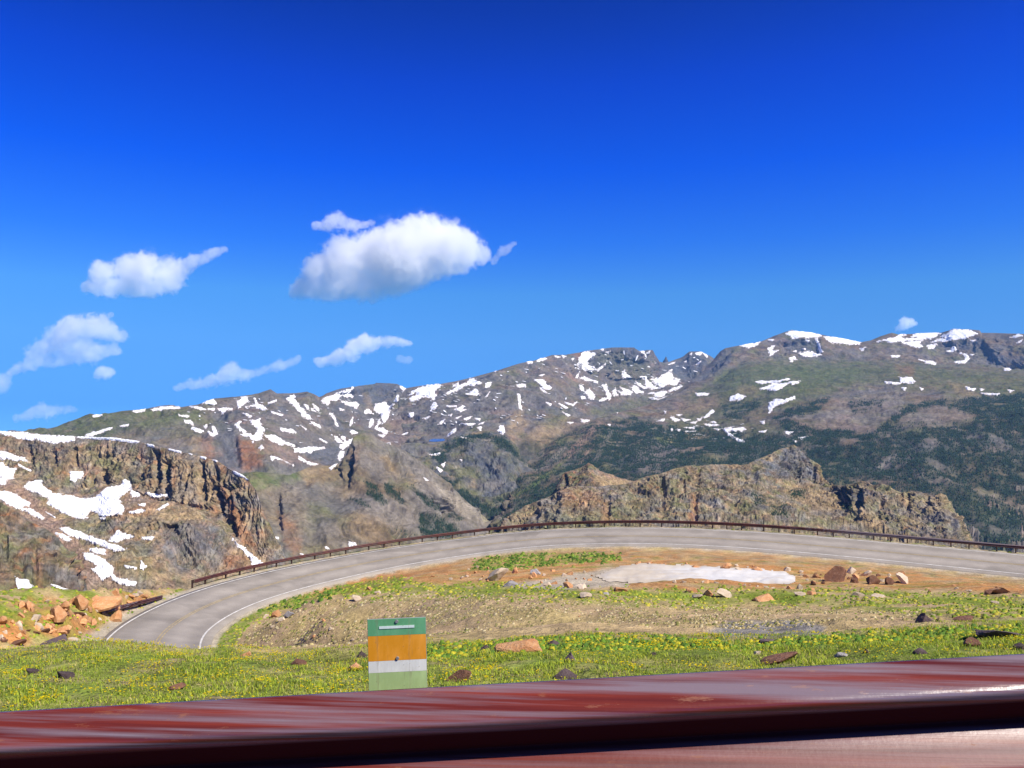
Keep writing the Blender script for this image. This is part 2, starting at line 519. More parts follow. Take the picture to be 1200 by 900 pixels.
B = mountain('mountain', 'long grey ridge streaked with snow behind the cliffs on the left',
    [sky_row(-260, 500, lambda x: np.interp(x, [-260, 60, 320, 374, 440, 500], [6.0, 6.0, 7.4, 8.0, 9.3, 9.3])),
     [(-260, 520, 5.8), (0, 514, 5.8), (60, 508, 5.8), (100, 503, 5.8), (150, 500, 5.9), (200, 493, 6.1), (280, 490, 6.3), (320, 490, 6.4), (360, 490, 6.8), (400, 488, 7.5), (440, 487, 8.2), (480, 490, 8.0), (500, 490, 8)],
     [(-260, 540, 5.3), (0, 530, 5.3), (60, 520, 5.4), (100, 517, 5.3), (150, 514, 5.4), (200, 511, 5.5), (280, 512, 5.5), (320, 520, 5.6), (350, 527, 5.8), (380, 524, 6.2), (430, 517, 6.8), (470, 520, 7.0), (500, 522, 7)],
     [(-260, 600, 4.6), (0, 590, 4.6), (200, 570, 4.7), (280, 553, 5.1), (320, 552, 5.1), (350, 545, 5.3), (380, 545, 5.6), (430, 545, 6.0), (500, 560, 6.2)],
     [(-260, 680, 4.0), (200, 640, 4.2), (300, 600, 4.6), (500, 600, 5.6)]],
    -200, 500, 1.0, [70, 50, 50, 14], 150, 20, 190,
    [('gray', 1.2, 500), ('talus', .6, 260), ('pink', .3, 300), ('brown', .35, 350), ('slate_shade', .45, 300), ('lichen', .45, 300), ('dark', .2, 120)],
    [('tundra', [(-60, 512), (60, 500), (105, 483), (180, 478), (235, 480), (235, 492), (170, 500), (120, 512), (60, 520)], .85, 5),
     ('lichen', [(170, 495), (235, 490), (235, 512), (150, 515)], .5, 6),
     ('rust', [(232, 515), (248, 512), (252, 540), (240, 548)], .6, 5), ('rust', [(278, 512), (300, 520), (310, 545), (285, 552), (278, 535)], .8, 5),
     ('tan', [(222, 515), (235, 513), (240, 535), (225, 535)], .6, 5), ('slate_shade', [(262, 510), (278, 510), (282, 552), (264, 552)], .7, 4),
     ('pink', [(300, 517), (345, 528), (375, 545), (340, 545), (312, 530)], .65, 6), ('slate_shade', [(352, 530), (395, 522), (405, 535), (385, 545), (365, 540)], .75, 4),
     ('slate_shade', [(385, 458), (420, 450), (470, 449), (468, 462), (450, 475), (432, 482), (418, 470)], .95, 4), ('tan', [(425, 460), (431, 460), (440, 482), (430, 484)], .5, 3),  # headwall shade painted in as blue-grey
     ('slate_shade', [(250, 478), (262, 478), (275, 510), (252, 512)], .6, 5),
     ('pink', [(435, 495), (500, 480), (500, 530), (450, 530)], .4, 8)],
    carve=[('c', [(392, 462), (420, 455), (468, 454), (462, 472), (448, 484), (432, 486), (412, 476)], 190, 5), ('c', [(250, 480), (262, 480), (275, 510), (254, 512)], 60, 4), ('c', [(262, 512), (278, 512), (282, 550), (264, 550)], 80, 3), ('c', [(355, 533), (395, 527), (403, 536), (385, 544), (368, 541)], 60, 4)], crag=8, flute_f=.32, seed=1.0, rk_min=0.10)

C = mountain('mountain', 'bare rocky massif with a notched summit and the thin tooth spire at the head of the valley',
    [sky_row(440, 870, lambda x: np.interp(x, [440, 520, 600, 700, 760, 790, 870], [9.6, 9.2, 9.6, 11.0, 11.6, 12.6, 12.6])),
     [(440, 485, 8.6), (480, 472, 8.5), (540, 466, 8.4), (580, 455, 8.6), (620, 448, 9.0), (660, 440, 9.6), (690, 440, 10.4), (720, 448, 11), (750, 447, 11.2), (780, 446, 11.5), (800, 446, 11.8), (830, 445, 11.5), (870, 450, 11)],
     [(440, 515, 7.6), (480, 502, 7.7), (520, 495, 7.6), (560, 490, 7.7), (600, 487, 7.7), (640, 482, 8.0), (680, 470, 8.8), (720, 462, 9.8), (760, 464, 10.2), (800, 460, 10.4), (870, 470, 10)],
     [(440, 535, 7.0), (500, 514, 7.05), (525, 512, 7.0), (560, 508, 6.9), (600, 515, 6.8), (640, 512, 7.0), (680, 500, 7.6), (720, 488, 8.4), (760, 484, 8.8), (870, 490, 9)],
     [(440, 560, 6.2), (500, 518.2, 6.02), (525, 518.2, 6.02), (560, 528, 6.3), (610, 545, 6.2), (650, 530, 6.5), (700, 510, 7.2), (870, 520, 8)],
     [(440, 620, 5.4), (560, 600, 5.6), (700, 580, 6.2), (870, 580, 7)]],
    440, 862, 0.9, [75, 55, 50, 14, 10], 150, 20, 200,
    [('gray', 1.2, 500), ('talus', .6, 300), ('pink', .28, 240), ('brown', .35, 350), ('slate_shade', .6, 400), ('lichen', .5, 300), ('dark', .2, 110)],
    [('slate_shade', [(668, 414), (700, 408), (745, 406), (768, 412), (790, 430), (782, 442), (750, 440), (720, 438), (705, 425), (690, 430)], .55, 5),
     ('lichen', [(690, 415), (720, 412), (770, 430), (760, 442), (720, 440)], .45, 6),
     ('slate_shade', [(790, 424), (808, 412), (830, 418), (822, 437), (805, 448), (788, 438)], .85, 4),
     ('rust', [(670, 415), (680, 412), (690, 416), (682, 424)], .7, 3), ('tan', [(604, 482), (612, 480), (618, 500), (600, 520), (592, 505)], .8, 5),
     ('tan', [(618, 510), (630, 500), (650, 495), (670, 490), (668, 505), (640, 520), (625, 525)], .7, 6), ('pink', [(655, 495), (690, 495), (672, 512), (660, 510)], .5, 5),
     ('lichen', [(640, 480), (670, 475), (665, 500), (640, 505)], .5, 6),
     ('slate_shade', [(470, 480), (560, 470), (570, 500), (500, 512)], .4, 8), ('forest', [(600, 528), (612, 520), (640, 512), (656, 508), (700, 490), (720, 488), (700, 510), (640, 540), (605, 560)], .8, 3), ('tundra', [(690, 482), (740, 470), (800, 460), (800, 490), (720, 492)], .6, 7),
     ('pink', [(640, 420), (680, 430), (690, 450), (640, 455)], .3, 8)],
    carve=[('c', [(606, 462), (612, 458), (618, 490), (611, 492)], 45, 2), ('c', [(614, 460), (630, 466), (636, 482), (632, 497), (618, 487)], 60, 4), ('c', [(668, 414), (705, 409), (745, 408), (768, 416), (785, 436), (760, 442), (720, 440), (690, 432)], 60, 6), ('c', [(790, 436), (812, 420), (826, 432), (806, 447)], 90, 4)], shelf=(502, 523, 6080, 7050, -243.0), crag=9, flute_f=.34, seed=2.0, rk_min=0.10)

# the thin rock spire standing in the notch of the skyline
sp = unproj(780, 426, 12450.0)
sv = []; sf = []
prof = [(0, 62), (30, 50), (60, 38), (85, 24), (108, 13), (125, 4)]
for k, (hh, rr) in enumerate(prof):
    for a in range(8):
        t = a / 8 * 2 * math.pi; q = rr * (0.8 + 0.35 * random.random())
        sv.append((sp[0] + q * math.cos(t) + 0.05 * hh, sp[1] + q * math.sin(t), sp[2] - 25 + hh * 1.05))
for k in range(len(prof) - 1):
    for a in range(8):
        b = (a + 1) % 8
        sf.append((k * 8 + a, k * 8 + b, k * 8 + 8 + b, k * 8 + 8 + a))
mk('rock_spire', sv, sf, M_FAR, parent=C['o'], cols=np.tile(PAL['slate_shade'], (len(sv), 1)), smooth=False)

D = mountain('mountain', 'broad green plateau with snowy summits and dark wooded lower slopes on the right',
    [[(560, 640, 4.6), (575, 620, 4.8), (590, 600, 5.1), (605, 562, 5.6), (617, 542, 6), (650, 516, 6.5), (680, 503, 6.9), (700, 490, 7.4), (730, 482, 8.0), (760, 474, 8.8), (785, 463, 9.5), (805, 450, 10.2), (822, 437, 10.6), (835, 423, 10.9), (840, 416, 11), (845, 411, 11),
      (850, 408, 11), (860, 406, 11), (872, 404, 11), (883, 402, 11), (892, 400, 11), (906, 394, 11), (920, 389, 11), (928, 387, 11), (950, 390, 11), (977, 395, 11), (1008, 401, 11), (1020, 399, 11), (1032, 394, 11), (1045, 390, 11), (1053, 392, 11), (1075, 391, 11), (1103, 390, 10.8),
      (1117, 386, 10.6), (1133, 386, 10.5), (1148, 387, 10.4), (1150, 390, 10.4), (1200, 391, 10), (1330, 398, 9.5)],
     [(560, 645, 4.5), (590, 606, 4.9), (617, 552, 5.7), (650, 530, 6.0), (700, 500, 6.8), (760, 482, 8.2), (800, 464, 9.1), (840, 448, 9.8), (860, 432, 10.3), (880, 424, 10.4), (930, 422, 10.5), (1000, 424, 10.2), (1060, 424, 10), (1120, 426, 9.9), (1200, 432, 9.5), (1330, 440, 9)],
     [(560, 650, 4.4), (590, 610, 4.7), (620, 572, 5.3), (660, 546, 5.6), (700, 510, 6.3), (760, 498, 7.0), (830, 494, 7.2), (880, 482, 7.3), (930, 472, 7.2), (1000, 464, 7.3), (1060, 450, 7.6), (1140, 456, 7.2), (1200, 455, 7), (1330, 460, 6.7)],
     [(560, 655, 4.3), (590, 615, 4.6), (620, 592, 4.9), (660, 570, 5.1), (720, 545, 5.5), (780, 540, 5.4), (850, 530, 5.5), (930, 512, 5.7), (1000, 510, 5.5), (1080, 505, 5.3), (1200, 495, 5.2), (1330, 495, 5)],
     [(560, 690, 4.1), (620, 630, 4.3), (700, 620, 4.4), (800, 620, 4.2), (900, 620, 4.2), (1000, 610, 4.2), (1100, 620, 4), (1200, 640, 3.9), (1330, 660, 3.7)]],
    562, 1310, 1.0, [75, 70, 60, 50], 90, 15, 130,
    [('gray', .9, 500), ('talus', .4, 300), ('brown', 1.0, 350), ('lichen', .8, 300), ('pink', .2, 240), ('dark', .2, 110)],
    [('tundra', [(800, 470), (840, 440), (880, 424), (1000, 422), (1090, 428), (1200, 436), (1330, 445), (1330, 478), (1200, 472), (1130, 462), (1040, 447), (1000, 452), (930, 478), (880, 482), (800, 490)], .8, 8),
     ('green', [(830, 440), (900, 425), (1000, 428), (1010, 445), (930, 465), (860, 455)], .4, 9),
     ('tundra', [(780, 485), (850, 485), (900, 495), (930, 500), (910, 515), (840, 515), (790, 512)], .55, 7),
     ('tan', [(870, 450), (890, 455), (880, 465), (862, 460)], .45, 5), ('pink', [(790, 472), (840, 463), (842, 476), (815, 485), (790, 485)], .6, 6), ('rust', [(1050, 428), (1070, 428), (1070, 440), (1054, 438)], .5, 5),
     ('tan', [(1112, 448), (1130, 452), (1145, 462), (1130, 466), (1118, 458)], .6, 4),
     ('slate_shade', [(918, 398), (960, 396), (962, 414), (925, 412)], .8, 3), ('slate_shade', [(1088, 408), (1150, 396), (1160, 425), (1200, 430), (1200, 418), (1155, 412)], .8, 4), ('slate_shade', [(838, 412), (862, 408), (855, 425), (822, 448), (812, 448), (835, 425)], .8, 4),
     ('talus', [(950, 490), (1000, 465), (1060, 458), (1060, 478), (1035, 495), (1020, 508), (960, 503)], .7, 6), ('pink', [(955, 498), (990, 487), (1010, 500), (1030, 505), (1000, 508), (960, 502)], .45, 6),
     ('talus', [(1060, 485), (1105, 472), (1140, 485), (1130, 497), (1060, 500), (1045, 505)], .8, 5), ('brown', [(1085, 480), (1120, 475), (1140, 490), (1110, 498)], .5, 5),
     ('forest', [(575, 635), (590, 606), (612, 585), (640, 560), (665, 540), (690, 520), (700, 500), (740, 490), (780, 500), (860, 505), (905, 510), (1000, 508), (1060, 500), (1150, 495), (1330, 490), (1330, 640), (1130, 640), (1090, 580), (1000, 570), (900, 560), (750, 575), (690, 565), (640, 600), (600, 620)], 1.0, 6), ('forest', [(605, 560), (617, 540), (652, 514), (680, 503), (700, 492), (690, 520), (640, 562), (608, 590), (592, 605)], .6, 4), ('pink', [(694, 500), (703, 498), (676, 530), (645, 556), (640, 556), (668, 526)], .75, 2), ('talus', [(664, 520), (672, 516), (648, 542), (628, 556), (640, 540)], .7, 2), ('green', [(668, 532), (664, 540), (632, 568), (604, 583), (600, 581), (630, 562)], .75, 2), ('pink', [(686, 530), (696, 522), (682, 545), (672, 548)], .8, 3), ('talus', [(720, 500), (712, 520), (700, 540), (694, 540), (706, 515)], .6, 2), ('slate_shade', [(740, 525), (790, 520), (785, 555), (735, 558), (715, 545)], .45, 6),
     ('forest', [(905, 490), (925, 480), (975, 464), (960, 480), (925, 492), (950, 500), (1000, 505), (1020, 512), (930, 514)], 1.0, 3),
     ('forest', [(995, 472), (1040, 468), (1030, 476), (1000, 486)], .9, 3), ('forest', [(1062, 478), (1090, 470), (1150, 466), (1200, 462), (1330, 465), (1330, 498), (1200, 500), (1140, 498), (1143, 486), (1100, 474), (1065, 485), (1035, 505), (1030, 500)], 1.0, 4),
     ('forest', [(845, 474), (860, 472), (900, 466), (890, 476), (868, 492), (850, 492)], .8, 3), ('green', [(1172, 476), (1200, 470), (1200, 480), (1175, 484)], .8, 4),
     ('talus', [(740, 525), (775, 515), (790, 535), (770, 550), (745, 545)], .5, 7), ('talus', [(1025, 545), (1050, 530), (1055, 540), (1030, 550)], .9, 3), ('talus', [(1050, 548), (1070, 533), (1072, 540)], .9, 3), ('talus', [(1065, 552), (1080, 546), (1090, 558), (1075, 560)], .8, 3),
     ('green', [(770, 512), (790, 514), (795, 522), (775, 520)], .9, 3), ('tan', [(782, 513), (794, 518), (785, 520)], .9, 2), ('tan', [(805, 508), (830, 507), (828, 514), (810, 516)], .7, 4)],
    carve=[('c', [(916, 402), (940, 399), (960, 400), (961, 414), (935, 416), (922, 412)], 140, 3), ('c', [(1085, 412), (1110, 402), (1150, 400), (1165, 422), (1200, 430), (1130, 426), (1110, 424)], 130, 5), ('c', [(842, 414), (858, 410), (850, 425), (822, 446), (814, 446), (836, 426)], 110, 4)], crag=7, flute_f=.4, seed=3.0, rk_min=0.08)

H = mountain('hill', 'rounded rock knoll of glaciated slabs below the small lake at the valley head',
    [[(470, 519, 5.9), (485, 518.5, 5.92), (497, 519.5, 5.95), (503, 520, 5.96), (522, 518, 5.98), (528, 514, 6.0), (545, 508, 6.15), (560, 505, 6.2), (575, 505, 6.2), (592, 511, 6.1), (604, 520, 6.0), (610, 534, 5.95), (617, 548, 5.9), (628, 566, 5.8), (650, 590, 5.6)],
     [(470, 548, 5.5), (530, 535, 5.7), (560, 527, 5.8), (590, 530, 5.75), (610, 550, 5.7), (630, 575, 5.5), (650, 600, 5.4)],
     [(470, 590, 5.2), (530, 575, 5.35), (560, 575, 5.4), (590, 578, 5.35), (615, 580, 5.3), (650, 610, 5.1)],
     [(470, 640, 4.7), (540, 612, 4.85), (580, 606, 4.9), (620, 606, 4.9), (650, 640, 4.7)]],
    470, 650, 0.7, [40, 50, 35], 80, 36, 40,
    [('gray', 1.0, 300), ('pale', .12, 60), ('lichen', 1.1, 120), ('slate_shade', .9, 200), ('dark', .4, 60), ('tan', .25, 90), ('forest', .5, 90)],
    [('forest', [(505, 530), (530, 516), (560, 507), (590, 512), (606, 525), (612, 545), (600, 532), (570, 515), (530, 525), (520, 545), (540, 570), (565, 590), (600, 580), (620, 560), (640, 600), (560, 610), (530, 590)], .9, 4),
     ('slate_shade', [(560, 545), (590, 530), (610, 545), (600, 575), (570, 578)], .6, 7), ('talus', [(560, 565), (590, 560), (590, 576), (565, 576)], .7, 5)],
    crag=26, seed=4.0)

lk = [(502.5, 517.2), (503.5, 515.4), (508, 514.2), (515, 514.3), (520, 514.0), (522, 515.4), (520, 516.8), (514, 517.4), (508, 517.5)]
LV = [(*((x - CX) / F * d, d), -241.0) for x, y in lk for d in [950 * 241.0 / (y - YH)]]
m = bpy.data.materials.new("lake_water"); t = NT(m); t.bsdf((0.012, 0.10, 0.34), 0.35, spec=0.5)
me = bpy.data.meshes.new('lake'); me.from_pydata(LV, [], [list(range(len(LV)))]); me.materials.append(m)
lo = bpy.data.objects.new('lake', me); COL.objects.link(lo); tag(lo, 'small deep blue lake on the shelf above the rock knoll', None, None, 'structure')

G = mountain('mountain', 'pointed grey spur with long scree slopes running down to the valley floor',
    [[(180, 575, 4.0), (240, 560, 4.0), (280, 555, 4.0), (300, 553, 3.95), (340, 556, 3.95), (358, 549, 4.15), (366, 545, 4.2), (385, 546, 4.25), (397, 543, 4.3), (404, 533, 4.3), (410, 522, 4.3), (415, 513, 4.35), (421, 508, 4.4), (428, 507, 4.4), (435, 508, 4.4), (443, 514, 4.4), (450, 518, 4.4), (462, 523, 4.45), (475, 528, 4.5),
      (488, 538, 4.55), (500, 546, 4.6), (512, 556, 4.65), (525, 566, 4.7), (545, 585, 4.8), (565, 602, 4.9), (590, 626, 4.9), (630, 650, 4.8)],
     [(180, 600, 3.8), (280, 575, 3.8), (340, 578, 3.75), (400, 570, 3.95), (430, 562, 4.0), (470, 570, 4.1), (510, 585, 4.35), (540, 598, 4.6), (565, 608, 4.75), (630, 655, 4.7)],
     [(180, 650, 3.4), (280, 625, 3.5), (340, 622, 3.45), (400, 610, 3.6), (450, 605, 3.75), (500, 608, 4.1), (540, 614, 4.4), (565, 620, 4.6), (630, 660, 4.6)],
     [(180, 740, 2.9), (300, 700, 3.0), (400, 670, 3.3), (500, 650, 3.7), (570, 645, 4.3), (630, 680, 4.4)]],
    185, 625, 0.85, [55, 60, 48], 100, 16, 150,
    [('gray', 1.0, 400), ('talus', .8, 300), ('brown', .8, 300), ('lichen', .7, 250), ('tan', .3, 200), ('dark', .15, 90)],
    [('green', [(270, 558), (300, 551), (350, 553), (352, 562), (310, 572), (275, 575)], .75, 5), ('tan', [(352, 552), (370, 546), (370, 565), (360, 570)], .8, 4), ('tan', [(372, 548), (392, 545), (395, 562), (376, 568)], .5, 4),
     ('rust', [(325, 600), (345, 610), (355, 640), (350, 655), (335, 640)], .55, 7), ('tan', [(330, 570), (358, 585), (360, 620), (345, 605)], .3, 8), ('rust', [(405, 535), (425, 520), (415, 545)], .3, 6),
     ('talus', [(470, 530), (500, 550), (530, 572), (565, 603), (590, 630), (480, 622), (440, 605), (425, 590), (470, 580), (490, 565)], .92, 6), ('pale', [(505, 562), (530, 578), (570, 605), (575, 618), (550, 608), (520, 585)], .6, 3),
     ('tan', [(425, 600), (445, 625), (440, 632), (415, 612)], .55, 5), ('tan', [(412, 618), (440, 632), (445, 638), (420, 630)], .5, 4),
     ('forest', [(427, 563), (440, 568), (455, 590), (448, 592), (430, 580)], .95, 2), ('forest', [(450, 566), (462, 566), (480, 590), (470, 590), (452, 578)], .95, 2), ('forest', [(476, 570), (485, 570), (500, 582), (545, 608), (535, 610), (500, 592)], .9, 2), ('forest', [(492, 600), (515, 605), (535, 618), (540, 628), (495, 632), (490, 612)], 1.0, 3), ('forest', [(408, 585), (425, 585), (435, 595), (420, 592)], .8, 2), ('forest', [(460, 612), (485, 625), (500, 640), (475, 635)], .7, 3)],
    carve=[('c', [(312, 575), (326, 575), (328, 620), (314, 612)], 60, 5), ('c', [(404, 540), (412, 525), (414, 545), (406, 565)], 40, 3), ('c', [(360, 575), (372, 580), (378, 640), (362, 640)], 40, 5)], flute_f=.5, seed=5.0, rk_min=0.15)

J = mountain('cliff', 'dark craggy valley wall in shade at the right edge above the road bend',
    [[(1080, 610, 4.3), (1092, 585, 4.5), (1105, 560, 4.72), (1118, 538, 4.95), (1130, 518, 5.12), (1145, 510, 5.18), (1165, 507, 5.15), (1200, 505, 5.1), (1330, 500, 5.0)],
     [(1080, 625, 4.12), (1118, 575, 4.5), (1145, 555, 4.7), (1200, 550, 4.7), (1330, 545, 4.6)],
     [(1080, 640, 4.0), (1118, 615, 4.12), (1145, 605, 4.2), (1200, 600, 4.2), (1330, 600, 4.1)],
     [(1080, 690, 3.6), (1200, 680, 3.6), (1330, 680, 3.5)]],
    1080, 1320, 0.9, [50, 50, 20], 90, 26, 170,
    [('gray', 1.0, 300), ('talus', .5, 200), ('lichen', .8, 150), ('dark', .2, 80), ('pink', .4, 150), ('brown', .5, 150)],
    [('forest', [(1080, 560), (1130, 520), (1135, 560), (1130, 600), (1140, 640), (1100, 640), (1080, 610)], .9, 5), ('forest', [(1155, 600), (1180, 600), (1190, 650), (1140, 650)], .9, 5), ('green', [(1160, 605), (1180, 610), (1185, 640), (1165, 640)], .5, 4)],
    carve=[('c', [(1183, 538), (1197, 545), (1182, 592), (1166, 592)], 130, 3), ('c', [(1138, 512), (1148, 515), (1140, 545), (1132, 540)], 70, 3), ('c', [(1150, 530), (1156, 530), (1154, 560), (1148, 560)], 50, 3)], crag=60, seed=6.0, flute_f=1.6)

K = mountain('hill', 'low rocky knoll and bare orange saddle behind the near cliff crest',
    [[(630, 600, 2.75), (647, 578, 2.75), (655, 567, 2.75), (658, 556, 2.75), (664, 553, 2.75), (672, 551, 2.77), (680, 548, 2.8), (686, 545, 2.8), (690, 542.5, 2.8), (695, 546, 2.82), (701, 551, 2.85), (712, 555, 2.9), (725, 560, 2.95), (745, 565, 3.0), (765, 570, 3), (800, 580, 3)],
     [(630, 612, 2.6), (655, 585, 2.6), (690, 562, 2.6), (720, 568, 2.65), (745, 575, 2.7), (800, 590, 2.7)],
     [(630, 640, 2.4), (700, 620, 2.4), (800, 630, 2.4)]],
    630, 800, 0.7, [44, 20], 45, 24, 50,
    [('gray', .7, 120), ('brown', 1.0, 120), ('lichen', .9, 90), ('dark', .5, 40), ('rust', .3, 60)],
    [('tan', [(697, 556), (712, 556), (740, 564), (755, 568), (735, 572), (700, 572)], .9, 3), ('pink', [(690, 551), (705, 551), (735, 562), (710, 560)], .7, 3)],
    scale=0.4, mat=M_MID, carve=[('c', [(657, 556), (663, 556), (666, 570), (658, 572)], 25, 2)], crag=34, seed=7.0)

FR = mountain('cliff', 'rugged tan and grey cliff rising just beyond the road guardrail',
    [[(540, 690, 2.3), (570, 632, 2.35), (587, 616, 2.4), (596, 606, 2.4), (605, 599, 2.42), (618, 592, 2.45), (630, 588, 2.45), (645, 582, 2.45), (655, 576, 2.45), (664, 572, 2.45), (680, 570, 2.5), (700, 570, 2.5), (715, 568.5, 2.5), (733, 567, 2.5), (745, 563, 2.5), (757, 559, 2.5), (773, 555, 2.5), (785, 551, 2.52), (793, 549, 2.55), (808, 545.5, 2.55), (820, 546, 2.6), (833, 544, 2.6), (850, 543.5, 2.65), (867, 544.5, 2.65),
      (875, 545, 2.65), (883, 541, 2.7), (893, 537, 2.75), (905, 531, 2.8), (917, 525.5, 2.85), (924, 524, 2.85), (930, 521, 2.85), (935, 524, 2.85), (940, 531, 2.85), (950, 538, 2.8), (957, 543, 2.8), (961, 554, 2.75), (973, 568, 2.7), (983, 572, 2.6), (993, 571, 2.5), (1002, 566, 2.45), (1010, 563, 2.45), (1018, 565, 2.42), (1023, 569, 2.42), (1032, 566.5, 2.4), (1040, 569, 2.4), (1047, 573, 2.4), (1057, 577, 2.38), (1072, 576, 2.35), (1080, 577, 2.35), (1087, 579, 2.35), (1093, 583, 2.3), (1102, 577, 2.3), (1108, 580, 2.3), (1117, 593, 2.28), (1122, 605, 2.25), (1132, 618, 2.25), (1138, 630, 2.2), (1145, 642, 2.2), (1180, 690, 2.1)],
     [(540, 700, 2.2), (600, 625, 2.3), (660, 592, 2.34), (760, 580, 2.38), (850, 565, 2.48), (900, 562, 2.55), (930, 563, 2.72), (957, 565, 2.7), (985, 585, 2.45), (1010, 585, 2.33), (1060, 595, 2.28), (1110, 605, 2.2), (1145, 650, 2.12), (1180, 695, 2.05)],
     [(540, 710, 2.0), (600, 650, 2.1), (700, 620, 2.15), (850, 605, 2.2), (900, 600, 2.25), (950, 595, 2.35), (1000, 612, 2.25), (1060, 625, 2.15), (1110, 635, 2.08), (1180, 705, 2.0)],
     [(540, 760, 1.7), (700, 690, 1.75), (850, 690, 1.75), (1000, 690, 1.75), (1100, 700, 1.75), (1180, 740, 1.75)]],
    545, 1175, 0.65, [80, 72, 26], 85, 44, 130,
    [('gray', 1.2, 160), ('tan', .5, 120), ('lichen', 1.0, 100), ('brown', .5, 120), ('dark', .4, 45), ('rust', .16, 60), ('pale', .12, 40)],
    [('tan', [(600, 605), (630, 592), (640, 598), (610, 618), (595, 620)], .5, 5), ('rust', [(655, 574), (700, 575), (710, 590), (690, 600), (660, 592)], .45, 7), ('lichen', [(640, 600), (720, 595), (760, 580), (740, 620), (640, 625)], .5, 10),
     ('slate_shade', [(895, 545), (917, 528), (935, 524), (955, 545), (958, 562), (915, 560), (897, 556)], .75, 4), ('tan', [(915, 566), (960, 572), (985, 580), (1010, 600), (985, 598), (950, 595), (930, 580)], .7, 5), ('brown', [(940, 582), (985, 590), (980, 605), (950, 600)], .5, 6),
     ('forest', [(903, 590), (920, 588), (925, 605), (905, 604)], .5, 4), ('forest', [(880, 578), (898, 580), (898, 592), (884, 590)], .5, 4), ('forest', [(925, 574), (945, 576), (942, 584), (928, 582)], .6, 3), ('forest', [(983, 590), (995, 588), (1002, 598), (988, 598)], .6, 3),
     ('rust', [(812, 580), (818, 590), (816, 615), (808, 610)], .6, 4), ('tan', [(1040, 580), (1110, 585), (1120, 605), (1060, 610)], .35, 8), ('rust', [(705, 590), (712, 585), (716, 615), (705, 615)], .5, 4), ('tan', [(1000, 590), (1030, 605), (1060, 640), (1050, 640), (1010, 610)], .6, 3)],
    scale=0.42, mat=M_MID, carve=[('c', [(772, 558), (778, 558), (781, 580), (775, 582)], 34, 1.5), ('c', [(797, 565), (803, 563), (803, 578), (798, 579)], 30, 1.5), ('c', [(810, 548), (817, 555), (821, 548), (820, 568), (815, 568)], 32, 1.5), ('c', [(911, 546), (918, 540), (916, 562), (911, 562)], 34, 1.5), ('c', [(1002, 573), (1010, 573), (1012, 598), (1003, 599)], 34, 2), ('c', [(812, 580), (817, 580), (817, 612), (812, 612)], 26, 2), ('c', [(775, 584), (780, 584), (778, 608), (774, 606)], 20, 2), ('c', [(710, 585), (715, 585), (714, 612), (709, 612)], 20, 2), ('c', [(880, 548), (886, 550), (888, 565), (883, 565)], 22, 2), ('c', [(924, 545), (927, 545), (927, 562), (923, 562)], 20, 1.5), ('c', [(934, 548), (937, 548), (937, 560), (933, 560)], 20, 1.5), ('c', [(1032, 580), (1037, 580), (1036, 596), (1031, 596)], 22, 2), ('c', [(1062, 580), (1066, 580), (1066, 600), (1061, 600)], 20, 2)], crag=34, seed=8.0, flute_f=1.7, rk_min=0.2, ridge_keep=0.1)

